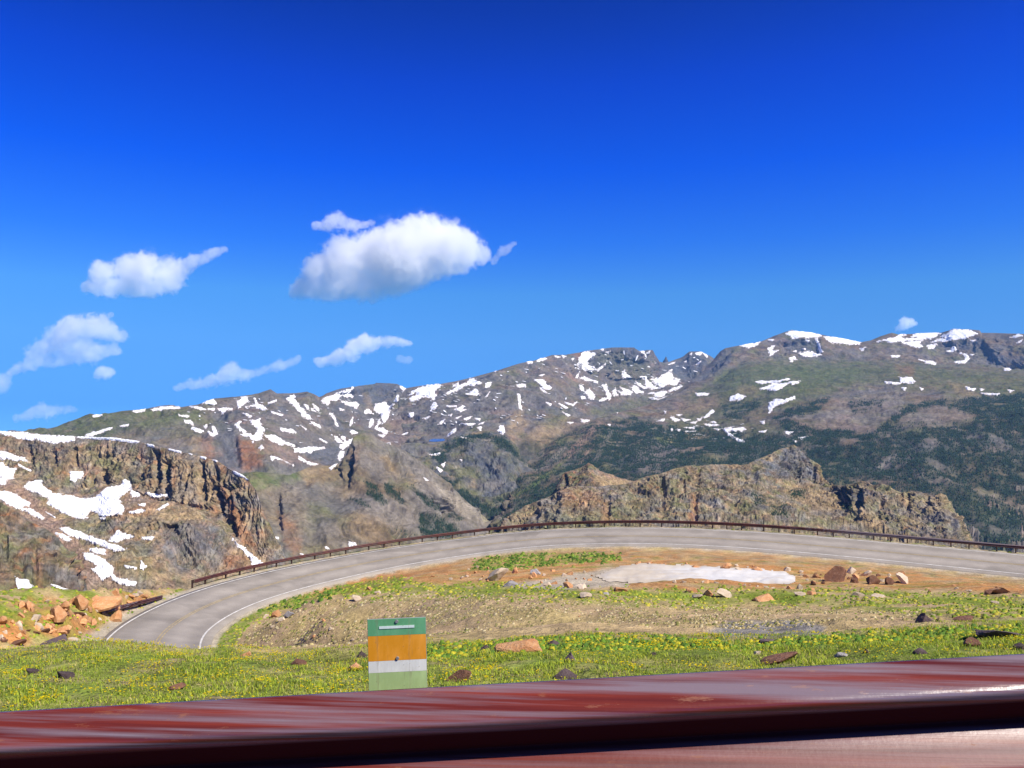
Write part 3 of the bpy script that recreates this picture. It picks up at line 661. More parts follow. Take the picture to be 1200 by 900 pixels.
L = mountain('cliff', 'snow rimmed plateau edge with broken cliffs and snowy gullies on the left',
    [[(-260, 500, 2.6), (-100, 504, 2.6), (0, 506, 2.55), (33, 507, 2.55), (50, 509, 2.52), (88, 512, 2.5), (103, 512.5, 2.5), (133, 514, 2.45), (163, 518, 2.4), (180, 522, 2.36), (200, 527, 2.32), (213, 530, 2.3), (238, 536, 2.26), (255, 541, 2.22), (273, 552, 2.15), (284, 557, 2.12), (292, 563, 2.1), (300, 574, 2.08), (305, 588, 2.05), (309, 600, 2.02), (318, 622, 2.0), (328, 642, 1.98), (340, 662, 1.95), (360, 690, 1.9), (400, 720, 1.9)],
     [(-260, 560, 2.42), (0, 547, 2.42), (60, 573, 2.32), (95, 578, 2.33), (125, 565, 2.36), (150, 575, 2.3), (190, 590, 2.2), (230, 596, 2.12), (260, 600, 2.08), (290, 612, 2.0), (310, 640, 1.95), (340, 672, 1.92), (400, 730, 1.88)],
     [(-260, 620, 2.05), (0, 600, 2.1), (60, 612, 2.05), (110, 612, 2.05), (150, 604, 2.0), (185, 606, 1.92), (230, 612, 1.9), (260, 640, 1.92), (300, 665, 1.9), (340, 680, 1.88), (400, 735, 1.84)],
     [(-260, 680, 1.75), (0, 650, 1.78), (80, 655, 1.75), (150, 660, 1.72), (180, 662, 1.76), (210, 668, 1.8), (260, 685, 1.8), (340, 700, 1.8), (400, 745, 1.8)],
     [(-260, 760, 1.3), (0, 740, 1.35), (150, 740, 1.4), (260, 740, 1.45), (400, 770, 1.5)]],
    -230, 395, 0.65, [84, 64, 70, 18], 85, 28, 72,
    [('gray', 1.3, 160), ('brown', .5, 140), ('tan', .9, 110), ('lichen', .8, 110), ('rust', .36, 80), ('dark', .22, 45), ('pink', .35, 100), ('pale', .22, 60)],
    [('pink', [(0, 560), (30, 570), (60, 600), (100, 640), (150, 690), (90, 690), (60, 630), (0, 585)], .8, 6), ('pink', [(60, 560), (90, 590), (130, 605), (180, 600), (190, 585), (155, 570), (140, 600)], .5, 6),
     ('dark', [(0, 512), (90, 520), (92, 540), (60, 545), (0, 525)], .5, 5), ('lichen', [(100, 525), (150, 545), (165, 570), (110, 545)], .7, 7), ('lichen', [(0, 545), (40, 560), (60, 545), (90, 560), (80, 575), (40, 560)], .6, 6),
     ('tan', [(198, 535), (222, 540), (245, 560), (250, 585), (225, 590), (205, 580)], .65, 6), ('rust', [(202, 545), (206, 545), (206, 575), (201, 570)], .6, 2), ('slate_shade', [(208, 565), (228, 565), (230, 590), (208, 585)], .5, 5),
     ('rust', [(258, 568), (270, 580), (290, 620), (300, 640), (285, 640), (268, 600)], .8, 3), ('tan', [(140, 600), (200, 590), (240, 600), (235, 612), (160, 612)], .6, 5), ('rust', [(140, 600), (165, 590), (185, 592), (170, 606)], .4, 4),
     ('slate_shade', [(188, 615), (235, 612), (262, 625), (265, 660), (230, 680), (200, 665), (190, 640)], .6, 5),
     ('rust', [(262, 650), (290, 650), (298, 668), (270, 668)], .4, 4), ('tan', [(275, 635), (300, 645), (322, 660), (300, 665)], .7, 3), ('tan', [(215, 670), (235, 668), (240, 682), (218, 684)], .4, 4), ('lichen', [(130, 640), (175, 635), (178, 680), (140, 680)], .5, 6),
     ('lichen', [(75, 612), (130, 610), (128, 630), (85, 625)], .6, 4)],
    scale=0.4, mat=M_MID, carve=[('c', [(119, 553), (128, 550), (129, 572), (121, 572)], 30, 2), ('c', [(178, 527), (186, 527), (189, 567), (181, 572)], 40, 2), ('c', [(192, 543), (200, 540), (202, 577), (194, 582)], 36, 2.5), ('c', [(187, 611), (206, 611), (209, 630), (189, 628)], 30, 3), ('c', [(259, 604), (272, 604), (278, 630), (263, 624)], 34, 3), ('c', [(232, 540), (238, 542), (242, 590), (234, 588)], 26, 3), ('c', [(60, 530), (66, 530), (68, 548), (60, 548)], 24, 2), ('c', [(30, 522), (36, 522), (38, 545), (30, 542)], 24, 2), ('c', [(85, 526), (91, 526), (92, 548), (85, 546)], 24, 2), ('c', [(252, 570), (258, 572), (262, 600), (254, 598)], 30, 2)], crag=34, seed=9.0, rk_min=0.12, flute_f=1.0)

L0 = mountain('hill', 'near brown spur of ribbed rock at the left edge above the grassy bank',
    [[(-260, 540, 1.3), (-80, 566, 1.3), (-20, 582, 1.28), (0, 588, 1.27), (15, 597, 1.26), (30, 607, 1.25), (45, 616, 1.24), (57, 622, 1.23), (66, 630, 1.22), (75, 640, 1.21), (82, 652, 1.2), (88, 665, 1.19), (96, 678, 1.18), (101, 692, 1.17), (112, 715, 1.15), (130, 745, 1.13)],
     [(-260, 600, 1.2), (0, 640, 1.17), (57, 660, 1.15), (88, 690, 1.13), (130, 765, 1.1)],
     [(-260, 760, .95), (0, 760, .95), (130, 790, 1.0)]],
    -230, 128, 0.75, [66, 36], 60, 24, 95,
    [('brown', 1.0, 120), ('lichen', 1.0, 100), ('gray', .7, 120), ('rust', .3, 70), ('dark', .5, 40)],
    [ ('rust', [(40, 650), (48, 648), (50, 690), (42, 690)], .5, 3), ('slate_shade', [(60, 670), (95, 670), (98, 692), (65, 692)], .5, 5)],
    scale=0.36, mat=M_MID, carve=[('c', [(3, 630), (9, 630), (10, 657), (4, 657)], 16, 2), ('c', [(38, 640), (43, 640), (44, 688), (38, 688)], 14, 2), ('c', [(24, 650), (28, 650), (30, 690), (24, 690)], 12, 2), ('c', [(66, 650), (70, 650), (74, 690), (68, 690)], 12, 2)], crag=36, seed=10.0, flute_f=1.0)

# ---- snow, patch by patch
snow_on(B, Z(0, 440, [(600, 420), (650, 405), (790, 365), (795, 375), (640, 428)], [(840, 355), (905, 343), (903, 356), (845, 364)], [(650, 280), (720, 277), (690, 292), (650, 293)], [(930, 250), (1020, 240), (1015, 256), (960, 260)], [(1060, 240), (1150, 222), (1200, 222), (1140, 242), (1075, 248)]) +
    Z(180, 420, [(0, 350), (60, 345), (130, 335), (185, 350), (60, 362), (0, 366)], [(175, 395), (250, 406), (240, 417), (180, 407)], [(215, 430), (260, 440), (285, 465), (260, 467), (215, 443)], [(270, 490), (320, 490), (355, 515), (330, 525), (280, 510)],
      [(350, 480), (375, 470), (380, 490), (360, 497)], [(410, 480), (425, 475), (450, 535), (420, 550), (380, 527), (385, 515), (425, 530)], [(255, 338), (310, 340), (370, 360), (340, 364), (270, 347)], [(375, 350), (430, 353), (420, 367), (380, 360)],
      [(335, 322), (380, 295), (420, 288), (450, 325), (400, 327)], [(450, 355), (500, 350), (550, 365), (510, 372), (490, 395), (480, 392), (470, 367)], [(585, 310), (610, 290), (615, 275), (650, 275), (670, 295), (640, 320), (610, 330), (610, 350), (595, 352)],
      [(650, 342), (680, 330), (720, 335), (712, 285), (730, 320), (760, 330), (795, 355), (780, 367), (740, 352), (700, 337)], [(630, 388), (660, 392), (690, 410), (670, 417)],
      [(570, 465), (600, 440), (612, 450), (602, 470), (660, 530), (700, 540), (722, 520), (730, 490), (690, 460), (680, 440), (750, 425), (745, 455), (780, 500), (770, 530), (750, 540), (785, 575), (700, 577), (640, 547), (590, 490)],
      [(780, 545), (830, 538), (870, 550), (910, 578), (990, 615), (900, 608), (850, 597)], [(985, 638), (1060, 628), (1140, 626), (1200, 630), (1100, 657), (1040, 667), (990, 657)], [(930, 280), (990, 255), (1000, 300), (1040, 350), (1100, 410), (1105, 440), (1040, 405), (1030, 380), (960, 310)],
      [(1100, 440), (1175, 472), (1175, 492), (1130, 467)], [(890, 495), (980, 500), (1020, 530), (960, 522), (895, 510)], [(735, 628), (760, 613), (778, 630), (755, 644)], [(825, 373), (910, 398), (900, 406), (830, 385)], [(800, 312), (860, 293), (865, 305), (805, 320)],
      [(1060, 325), (1085, 335), (1100, 372), (1080, 360)], [(1120, 320), (1165, 355), (1160, 375), (1130, 350)], [(1105, 345), (1130, 365), (1150, 380), (1110, 370)], [(1040, 475), (1080, 500), (1070, 505)], [(690, 585), (705, 585), (703, 598), (692, 598)]) +
    Z(350, 420, [(155, 300), (260, 250), (380, 205), (385, 215), (360, 235), (380, 270), (350, 275), (300, 260), (265, 310), (230, 290), (205, 330), (180, 325)], [(300, 300), (350, 310), (400, 310), (425, 325), (400, 347), (350, 327)], [(210, 385), (240, 390), (262, 430), (277, 480), (262, 472), (240, 412)],
      [(455, 363), (490, 358), (525, 388), (470, 392)], [(530, 330), (610, 305), (640, 320), (690, 250), (707, 255), (695, 310), (660, 335), (640, 370), (630, 420), (600, 445), (580, 430), (575, 400), (530, 365)], [(570, 425), (582, 450), (550, 490), (600, 490), (640, 530), (590, 527), (538, 490)], [(490, 450), (520, 410), (527, 470), (500, 482)],
      [(355, 470), (383, 408), (377, 460), (362, 477)], [(710, 195), (725, 193), (750, 215), (735, 237)], [(355, 522), (380, 508), (412, 525), (375, 537)], [(285, 540), (330, 550), (327, 582), (298, 560)], [(250, 545), (275, 550), (302, 590), (275, 597)], [(140, 560), (200, 590), (195, 597), (145, 570)], [(285, 610), (310, 600), (377, 568), (365, 602), (310, 642)], [(575, 598), (622, 610), (637, 632), (600, 627)], [(558, 535), (605, 543), (590, 557)], [(285, 350), (320, 362), (290, 367)], [(0, 688), (60, 728), (140, 745), (90, 754), (0, 712)], [(0, 640), (180, 628), (80, 664), (0, 662)], [(293, 650), (317, 655), (312, 690), (285, 727), (276, 705)]) + Z(180, 420, [(823, 690), (850, 688), (987, 750), (980, 760), (910, 717), (850, 707), (835, 727)]), 6.0)
snow_on(C, Z(350, 420, [(755, 275), (800, 230), (860, 200), (1000, 180), (1010, 195), (980, 210), (950, 230), (970, 260), (950, 292), (900, 267), (860, 282), (800, 302)], [(1035, 252), (1060, 230), (1120, 205), (1160, 180), (1160, 200), (1120, 222), (1050, 252)], [(945, 310), (960, 308), (980, 335), (940, 372), (925, 367)], [(770, 380), (805, 388), (797, 417), (773, 412)],
      [(1040, 335), (1110, 333), (1108, 341), (1050, 343)], [(1110, 350), (1165, 338), (1130, 368), (1105, 372)], [(1040, 545), (1105, 488), (1103, 515), (1050, 552)], [(978, 465), (1030, 428), (1005, 465)], [(1055, 400), (1080, 393), (1072, 412)], [(870, 423), (925, 408), (900, 430)], [(590, 563), (627, 575), (612, 592)], [(700, 545), (770, 520), (760, 532)], [(650, 545), (700, 535), (680, 555)]) +
    Z(530, 390, [(0, 395), (95, 350), (140, 323), (210, 355), (150, 372), (90, 372), (30, 412), (0, 420)], [(0, 363), (40, 358), (45, 374), (0, 387)], [(235, 355), (277, 350), (260, 377), (238, 385)], [(100, 430), (170, 398), (195, 437), (150, 442)], [(520, 203), (570, 203), (560, 215), (530, 220)], [(590, 200), (620, 180), (667, 182), (610, 205)],
      [(885, 185), (925, 135), (965, 130), (985, 150), (1010, 135), (1000, 165), (950, 205), (955, 225), (1000, 245), (1010, 260), (980, 277), (940, 272), (880, 250), (885, 220)], [(1010, 267), (1080, 210), (1077, 225), (1030, 277)], [(580, 335), (620, 328), (660, 345), (655, 365), (700, 385), (685, 404), (640, 397), (610, 357)], [(616, 383), (667, 425), (650, 422), (625, 402)],
      [(458, 430), (474, 430), (482, 500), (489, 542), (470, 530)], [(450, 366), (475, 363), (487, 380), (465, 382)], [(482, 362), (515, 363), (515, 384), (490, 375)], [(900, 320), (930, 310), (985, 335), (930, 337)], [(990, 335), (1028, 342), (1020, 352)], [(885, 366), (920, 370), (927, 410), (905, 407)], [(935, 420), (965, 398), (1007, 450), (990, 467), (960, 452)], [(905, 452), (930, 448), (932, 465), (910, 466)],
      [(750, 498), (815, 528), (800, 535)], [(776, 558), (827, 580), (815, 589)], [(905, 610), (962, 618), (930, 632), (905, 624)], [(808, 630), (850, 633), (830, 645)], [(658, 490), (700, 500), (690, 512)], [(788, 485), (850, 503), (877, 486), (850, 517), (800, 499)], [(15, 542), (80, 513), (77, 530), (40, 550)], [(160, 603), (197, 603), (190, 620)], [(75, 610), (140, 588), (100, 617)], [(20, 600), (65, 585), (35, 606)], [(335, 655), (362, 658), (367, 700), (350, 717), (320, 690)], [(173, 668), (207, 665), (200, 692)], [(185, 645), (224, 626), (215, 642)], [(233, 452), (264, 416), (247, 447)], [(50, 548), (100, 540), (60, 556)], [(60, 640), (160, 640), (120, 655)],
      [(720, 165), (760, 170), (740, 177)], [(770, 160), (800, 165), (780, 180)], [(835, 185), (855, 180), (848, 198)], [(865, 320), (895, 270), (885, 310)], [(610, 300), (650, 292), (630, 305)], [(290, 272), (310, 268), (305, 280)], [(1080, 140), (1110, 130), (1100, 145)], [(1045, 115), (1070, 108), (1060, 125)]) +
    Z(700, 380, [(33, 430), (62, 420), (77, 470), (102, 500), (90, 522), (15, 542), (20, 530), (60, 515), (65, 480)], [(100, 490), (125, 448), (147, 495), (115, 504)], [(143, 470), (240, 485), (230, 502), (165, 497)], [(158, 440), (255, 478), (240, 487), (190, 470)], [(223, 440), (260, 436), (322, 475), (275, 487)], [(163, 345), (190, 326), (232, 375), (185, 380)], [(268, 400), (347, 450), (330, 457), (285, 427)],
      [(303, 370), (340, 373), (380, 430), (437, 450), (400, 462), (345, 442), (330, 422), (340, 400)], [(375, 385), (440, 373), (490, 338), (527, 345), (537, 385), (582, 390), (550, 432), (500, 422), (460, 447), (420, 427)], [(395, 495), (450, 468), (487, 472), (470, 502), (420, 517)], [(358, 513), (440, 523), (520, 498), (570, 473), (577, 484), (500, 522), (430, 537), (380, 527)], [(498, 465), (590, 428), (602, 440), (560, 457), (510, 474)], [(355, 488), (400, 478), (390, 492)],
      [(690, 200), (735, 193), (732, 214), (695, 217)], [(740, 200), (777, 225), (770, 234)], [(693, 285), (727, 258), (715, 277)], [(610, 265), (630, 255), (625, 270)], [(650, 212), (665, 200), (662, 215)], [(500, 330), (525, 318), (520, 332)], [(300, 190), (330, 190), (325, 212)], [(350, 205), (370, 185), (365, 210)], [(398, 265), (415, 272), (408, 280)], [(500, 285), (550, 265), (520, 282)]), 7.0)
snow_on(D, Z(700, 380, [(1005, 155), (1040, 133), (1140, 123), (1120, 152), (1060, 167)], [(690, 486), (787, 486), (770, 500), (700, 502)], [(923, 520), (985, 488), (1042, 510), (1000, 537), (935, 537)], [(1113, 403), (1200, 401), (1200, 414), (1130, 415)],
      [(700, 667), (750, 655), (800, 605), (827, 615), (770, 657), (720, 674)], [(508, 655), (540, 653), (582, 675), (550, 687)], [(588, 663), (655, 671), (610, 682)], [(428, 678), (475, 664), (465, 682)], [(653, 692), (700, 684), (690, 700)], [(748, 701), (862, 709), (790, 719)], [(788, 690), (820, 682), (838, 695)], [(608, 729), (688, 724), (682, 737)], [(608, 751), (688, 754), (640, 762)],
      [(878, 735), (1040, 726), (1047, 743), (970, 754), (915, 757), (960, 790), (1037, 822), (1020, 832), (985, 820), (930, 787), (895, 754)], [(823, 734), (864, 738), (845, 750)], [(1138, 680), (1177, 679), (1160, 700)], [(1138, 755), (1192, 746), (1170, 765)], [(515, 735), (530, 730), (530, 755), (518, 752)], [(550, 740), (588, 740), (575, 752)], [(470, 612), (484, 612), (484, 630), (470, 630)], [(555, 637), (595, 635), (575, 645)], [(130, 618), (148, 618), (142, 626)], [(75, 705), (92, 705), (88, 716)]) +
    Z(850, 370, [(420, 130), (470, 106), (600, 118), (680, 138), (640, 152), (560, 152), (470, 160), (460, 140)], [(690, 150), (800, 148), (947, 185), (930, 199), (850, 202), (780, 192), (740, 182)], [(628, 158), (647, 160), (682, 252), (663, 262)], [(513, 265), (600, 253), (672, 272), (640, 287), (560, 287)], [(443, 298), (480, 290), (507, 310), (460, 320)], [(298, 225), (347, 210), (320, 250), (377, 243), (330, 274), (310, 282)],
      [(213, 465), (350, 458), (440, 438), (452, 447), (370, 472), (230, 477)], [(238, 515), (290, 498), (330, 478), (400, 478), (470, 463), (527, 460), (500, 480), (420, 492), (360, 527), (300, 522), (250, 527)], [(303, 610), (350, 588), (420, 593), (430, 578), (490, 568), (487, 587), (420, 612), (370, 627), (340, 642), (325, 677), (308, 682)], [(943, 230), (987, 221), (965, 247)], [(243, 745), (277, 738), (270, 762)], [(238, 815), (292, 806), (270, 824)], [(413, 815), (477, 820), (440, 834)], [(513, 858), (580, 848), (540, 874)], [(473, 870), (500, 883), (490, 894)], [(540, 230), (560, 228), (562, 240), (545, 240)], [(565, 172), (590, 175), (580, 187)], [(300, 170), (340, 168), (330, 178)], [(475, 252), (500, 246), (498, 258)]) +
    Z(1000, 370, [(170, 180), (280, 158), (330, 128), (367, 140), (330, 157), (420, 160), (482, 153), (450, 172), (380, 177), (290, 187)], [(400, 148), (450, 123), (560, 113), (622, 123), (580, 152), (540, 167), (480, 160)], [(343, 190), (430, 180), (490, 173), (465, 195), (487, 215), (450, 227), (400, 207)], [(548, 185), (640, 158), (610, 148), (680, 108), (740, 93), (800, 98), (872, 128), (800, 152), (720, 172), (650, 180)],
      [(523, 210), (592, 190), (570, 222), (530, 230)], [(460, 308), (582, 330), (580, 344), (520, 337)], [(263, 281), (327, 282), (310, 294), (270, 294)], [(308, 433), (410, 438), (432, 465), (350, 477)], [(218, 463), (337, 475), (320, 484), (230, 477)], [(788, 498), (857, 515), (845, 529), (800, 517)], [(888, 513), (922, 520), (895, 529)], [(898, 543), (1028, 548), (1010, 560), (920, 555)], [(1083, 520), (1132, 528), (1100, 537)], [(748, 263), (800, 263), (812, 300), (790, 327), (740, 340), (708, 325), (780, 315), (792, 290)],
      [(658, 250), (690, 243), (695, 223), (712, 215), (727, 240), (700, 252)], [(1098, 155), (1160, 130), (1187, 140), (1140, 154)], [(1148, 190), (1192, 166), (1180, 182)], [(1053, 368), (1112, 371), (1100, 385), (1065, 384)], [(463, 505), (492, 515), (480, 527)], [(338, 508), (372, 509), (360, 524)], [(820, 272), (848, 272), (835, 284)], [(0, 170), (48, 185), (40, 200), (0, 200)], [(820, 172), (865, 170), (840, 182)]), 6.0)
snow_on(H, Z(350, 420, [(973, 765), (1012, 790), (1000, 802), (980, 787)], [(998, 745), (1032, 733), (1020, 767)], [(918, 680), (997, 663), (985, 682)], [(870, 835), (908, 855), (900, 862)], [(1130, 710), (1150, 715), (1145, 728)]) + Z(530, 390, [(60, 735), (120, 735), (90, 745)]), 6.0)
snow_on(G, Z(180, 420, [(823, 690), (850, 688), (987, 750), (980, 760), (910, 717), (850, 707), (835, 727)], [(1000, 685), (1050, 703), (1100, 730), (1162, 742), (1130, 754), (1060, 747), (1010, 712)]) + Z(350, 420, [(293, 650), (317, 655), (312, 690), (285, 727), (276, 705)], [(213, 770), (272, 743), (225, 785)]) + Z(180, 540, [(845, 535), (880, 540), (875, 552), (850, 548)], [(845, 655), (858, 660), (880, 700), (850, 690)], [(1030, 655), (1055, 660), (1050, 670)]) + Z(360, 500, [(288, 815), (320, 810), (345, 840), (290, 852)], [(125, 845), (140, 848), (155, 862), (130, 858)], [(815, 355), (850, 378), (835, 382)]), 5.0)
snow_on(L, Z(0, 440, [(-700, 395), (0, 395), (120, 400), (300, 420), (530, 430), (520, 467), (450, 467), (380, 477), (250, 452), (130, 447), (80, 422), (0, 412), (-700, 420)], [(540, 432), (640, 431), (800, 438), (980, 465), (970, 477), (800, 457), (640, 447), (540, 442)], [(1020, 478), (1080, 490), (1087, 505), (1040, 499)],
      [(-60, 520), (60, 545), (180, 588), (192, 601), (90, 597), (-60, 580)], [(-60, 600), (30, 625), (20, 635), (112, 660), (90, 692), (100, 727), (40, 722), (-60, 700)], [(-60, 705), (50, 735), (40, 767), (-60, 775)], [(488, 680), (582, 678), (587, 710), (520, 747), (500, 732)], [(128, 623), (222, 670), (210, 674), (140, 642)]) +
    Z(0, 560, [(200, 30), (290, 20), (300, 60), (380, 110), (420, 120), (500, 125), (560, 150), (640, 150), (700, 120), (750, 70), (850, 55), (870, 15), (910, 25), (930, 80), (890, 100), (830, 150), (880, 220), (860, 255), (720, 275), (640, 235), (600, 270), (620, 285), (570, 290), (470, 265), (330, 180), (350, 150), (200, 85), (165, 65)],
      [(920, 95), (975, 108), (987, 132), (930, 137)], [(1028, 105), (1182, 122), (1170, 132), (1080, 140), (1040, 120)], [(-40, 90), (70, 100), (212, 180), (200, 202), (160, 207), (252, 240), (312, 285), (300, 297), (100, 207), (-40, 140)], [(418, 360), (480, 353), (640, 413), (760, 458), (892, 500), (870, 512), (800, 512), (600, 442), (480, 407)], [(383, 390), (440, 393), (512, 435), (490, 452), (440, 432)], [(830, 368), (870, 393), (942, 415), (810, 457), (758, 445), (800, 410)],
      [(998, 420), (1087, 416), (1070, 437), (1005, 432)], [(628, 510), (680, 493), (742, 510), (742, 542), (680, 537)], [(583, 530), (650, 533), (742, 580), (802, 630), (790, 680), (830, 705), (962, 745), (940, 762), (830, 747), (780, 697), (720, 722), (640, 642), (690, 625), (590, 572)], [(990, 588), (1037, 630), (1000, 657), (880, 632), (878, 620), (980, 630)], [(528, 578), (560, 588), (562, 612), (535, 602)], [(968, 185), (1022, 183), (1015, 202), (975, 197)], [(908, 245), (1000, 218), (1022, 235), (940, 252)], [(1098, 227), (1180, 178), (1187, 190), (1120, 232)], [(320, 240), (395, 280), (385, 284)], [(700, 282), (745, 284), (740, 294), (705, 294)], [(600, 195), (650, 205), (640, 212)]) +
    Z(180, 420, [(558, 790), (580, 793), (672, 850), (660, 857), (570, 812)], [(328, 690), (370, 698), (365, 712), (340, 702)], [(398, 703), (452, 722), (440, 730)], [(103, 635), (200, 653), (195, 667), (110, 647)], [(238, 663), (277, 675), (265, 682)]) + Z(180, 540, [(556, 553), (600, 590), (690, 658), (772, 725), (745, 742), (690, 742), (680, 690), (600, 612)]), 3.0)
snow_on(L0, Z(0, 560, [(105, 700), (140, 713), (200, 723), (247, 780), (245, 800), (140, 800), (113, 750)], [(358, 750), (410, 763), (492, 790), (480, 799), (400, 777)]), 1.5)

def flecks(layer, n, poly, lift, ang):
    """small left-over streaks of snow between the larger patches, too small to pick apart"""
    PX, PY, P, N, nb = layer['px'], layer['py'], layer['P'], layer['N'], layer['nb']
    inside = poly_sd(poly, PX, PY) > 0; inside[:nb + 2] = False; inside[-8:] = False
    J_, I_c = np.nonzero(inside)
    Vs, Fs = [], []
    for q in rng.choice(len(J_), n):
        j, i = J_[q], I_c[q]
        c = P[j, i]; dd = c[1] / F
        u_ = np.array([1.0, 0, 0]) * dd; v_ = P[min(j + 4, P.shape[0] - 1), i] - P[j - 4, i]; v_ = v_ / (np.linalg.norm(v_) + 1e-6) * dd
        a_ = math.radians(random.gauss(ang, 28)); ln = random.uniform(1.2, 4.5); wd = random.uniform(.45, 1.1)
        e1 = u_ * math.cos(a_) + v_ * math.sin(a_); e2 = -u_ * math.sin(a_) + v_ * math.cos(a_)
        ring = [c + N[j, i] * lift + e1 * ln * math.cos(t_) * random.uniform(.7, 1.2) + e2 * wd * math.sin(t_) * random.uniform(.6, 1.3) for t_ in np.linspace(0, 2 * math.pi, 7)[:-1]]
        b_ = len(Vs); Vs += ring; Fs += [(b_, b_ + 1, b_ + 2, b_ + 3), (b_, b_ + 3, b_ + 4, b_ + 5)]
    o_ = mk('snow_flecks', Vs, Fs, M_SNOW, parent=layer['o'], cols=np.tile([[.84, .85, .87]], (len(Vs), 1)))
    o_['kind'] = 'stuff'
flecks(B, 150, [(215, 478), (300, 464), (375, 468), (480, 455), (500, 500), (480, 525), (400, 520), (330, 520), (240, 505)], 7, 50)
flecks(C, 190, [(500, 455), (560, 445), (680, 415), (740, 412), (830, 420), (810, 460), (720, 470), (640, 490), (590, 500), (500, 505)], 8, 40)
flecks(D, 40, [(760, 490), (860, 490), (900, 510), (870, 520), (760, 512)], 6, 5)

# ---- far woods: each conifer a small cone, far too many and too small to count
wood(D, 52000, 9, 16); wood(G, 2600, 7, 12); wood(H, 4200, 9, 16); wood(J, 3000, 9, 16); wood(FR, 700, 4, 8)
tr = np.concatenate(TREES)
n = len(tr)
prof = [(0.02, 0.17), (0.45, 0.15), (0.40, 0.115), (1.0, 0.0)]
rot = rng.uniform(0, 6.28, n)
Vt = []
for (hh, rr) in ((0.0, 0.21), (1.0, 0.0)):
    ks = 4 if rr > 0 else 1
    for k in range(ks):
        a = rot + k * math.pi / 2
        Vt.append(np.stack([tr[:, 0] + np.cos(a) * rr * tr[:, 3], tr[:, 1] + np.sin(a) * rr * tr[:, 3], tr[:, 2] + hh * tr[:, 3] - 0.6], -1))
Vt = np.stack(Vt, 1).reshape(-1, 3)
ft = (np.arange(n)[:, None, None] * 5 + np.array([[0, 1, 4], [1, 2, 4], [2, 3, 4], [3, 0, 4]])[None]).reshape(-1, 3)
ct = np.repeat(PAL['forest'] * 1.25 * (0.55 + 0.9 * rng.random((n, 1))) * np.array([1, 1, 1.0]) + rng.normal(0, .002, (n, 3)), 5, axis=0)
fo = mk('forest', Vt, ft, tint_mat("conifer"), cols=np.clip(ct, 0.006, 1), smooth=False)
tag(fo, 'dark conifer forest on the lower slopes of the far valley', 'forest', None, 'stuff')

# valley floor under everything
a = np.linspace(0, 2 * math.pi, 64, endpoint=False)
VF = [(0, 4000, -1250)] + [(15500 * math.cos(t), 15500 * math.sin(t), -1250) for t in a]
vf = mk('valley_floor', VF, [(0, 1 + k, 1 + (k + 1) % 64) for k in range(64)], M_FAR, cols=np.tile(PAL['forest'] * 2, (65, 1)))
tag(vf, 'wide ground of the valley far below the road', None, None, 'structure')
print('mountains', time.time() - T0)
#@@FORE
# ------------------------------------------------------------------ the road bend
RW, BANK = 8.6, math.radians(8.3)
RC = np.array([[-16.2, 40.5, -16.6], [-25.64, 57.63, -18.48], [-32.99, 78.6, -20.98], [-32.62, 95.66, -21.86], [-24.82, 108.87, -21.67], [-10.73, 116.66, -20.36], [7.77, 117.65, -18.55], [30.13, 111.5, -17.83], [61.77, 96.81, -18.63], [92.0, 77.0, -19.2], [112, 60, -19.5]])

def catmull(Cp, n):
    Cp = np.vstack([2 * Cp[0] - Cp[1], Cp, 2 * Cp[-1] - Cp[-2]])
    t = np.linspace(0, len(Cp) - 3 - 1e-6, n); i = t.astype(int); f = (t - i)[:, None]
    p0, p1, p2, p3 = Cp[i], Cp[i + 1], Cp[i + 2], Cp[i + 3]
    return .5 * (2 * p1 + (p2 - p0) * f + (2 * p0 - 5 * p1 + 4 * p2 - p3) * f ** 2 + (-p0 + 3 * p1 - 3 * p2 + p3) * f ** 3)

def resample(Pl, step):
    s = np.concatenate([[0], np.cumsum(np.linalg.norm(np.diff(Pl, axis=0), axis=1))])
    q = np.arange(0, s[-1], step)
    return np.stack([np.interp(q, s, Pl[:, k]) for k in range(3)], 1)

RP = resample(catmull(RC, 900), 1.0)
RT = np.gradient(RP, axis=0); RT[:, 2] = 0; RT /= np.linalg.norm(RT, axis=1)[:, None]
RN = np.stack([-RT[:, 1], RT[:, 0], 0 * RT[:, 0]], 1)
RUP = np.array([0, 0, 1.0])
TB = math.tan(BANK)
def road_at(s, dz=0.0):
    """points at lateral offset s (m, outer side positive) along the whole road"""
    return RP + RN * s + RUP * (s * TB + dz)

def near_road(X, Y):
    """signed lateral offset, station index"""
    sh = X.shape; X = X.ravel(); Y = Y.ravel()
    S = np.empty(len(X)); I = np.empty(len(X), int)
    for a in range(0, len(X), 60000):
        x, y = X[a:a + 60000, None], Y[a:a + 60000, None]
        d2 = (x - RP[None, :, 0]) ** 2 + (y - RP[None, :, 1]) ** 2
        i = d2.argmin(1); I[a:a + 60000] = i
        S[a:a + 60000] = (X[a:a + 60000] - RP[i, 0]) * RN[i, 0] + (Y[a:a + 60000] - RP[i, 1]) * RN[i, 1]
        far = np.sqrt(d2[np.arange(len(i)), i])
        S[a:a + 60000] = np.where(np.abs(S[a:a + 60000]) < far * 0.8, np.sign(S[a:a + 60000]) * far, S[a:a + 60000])
    return S.reshape(sh), I.reshape(sh)

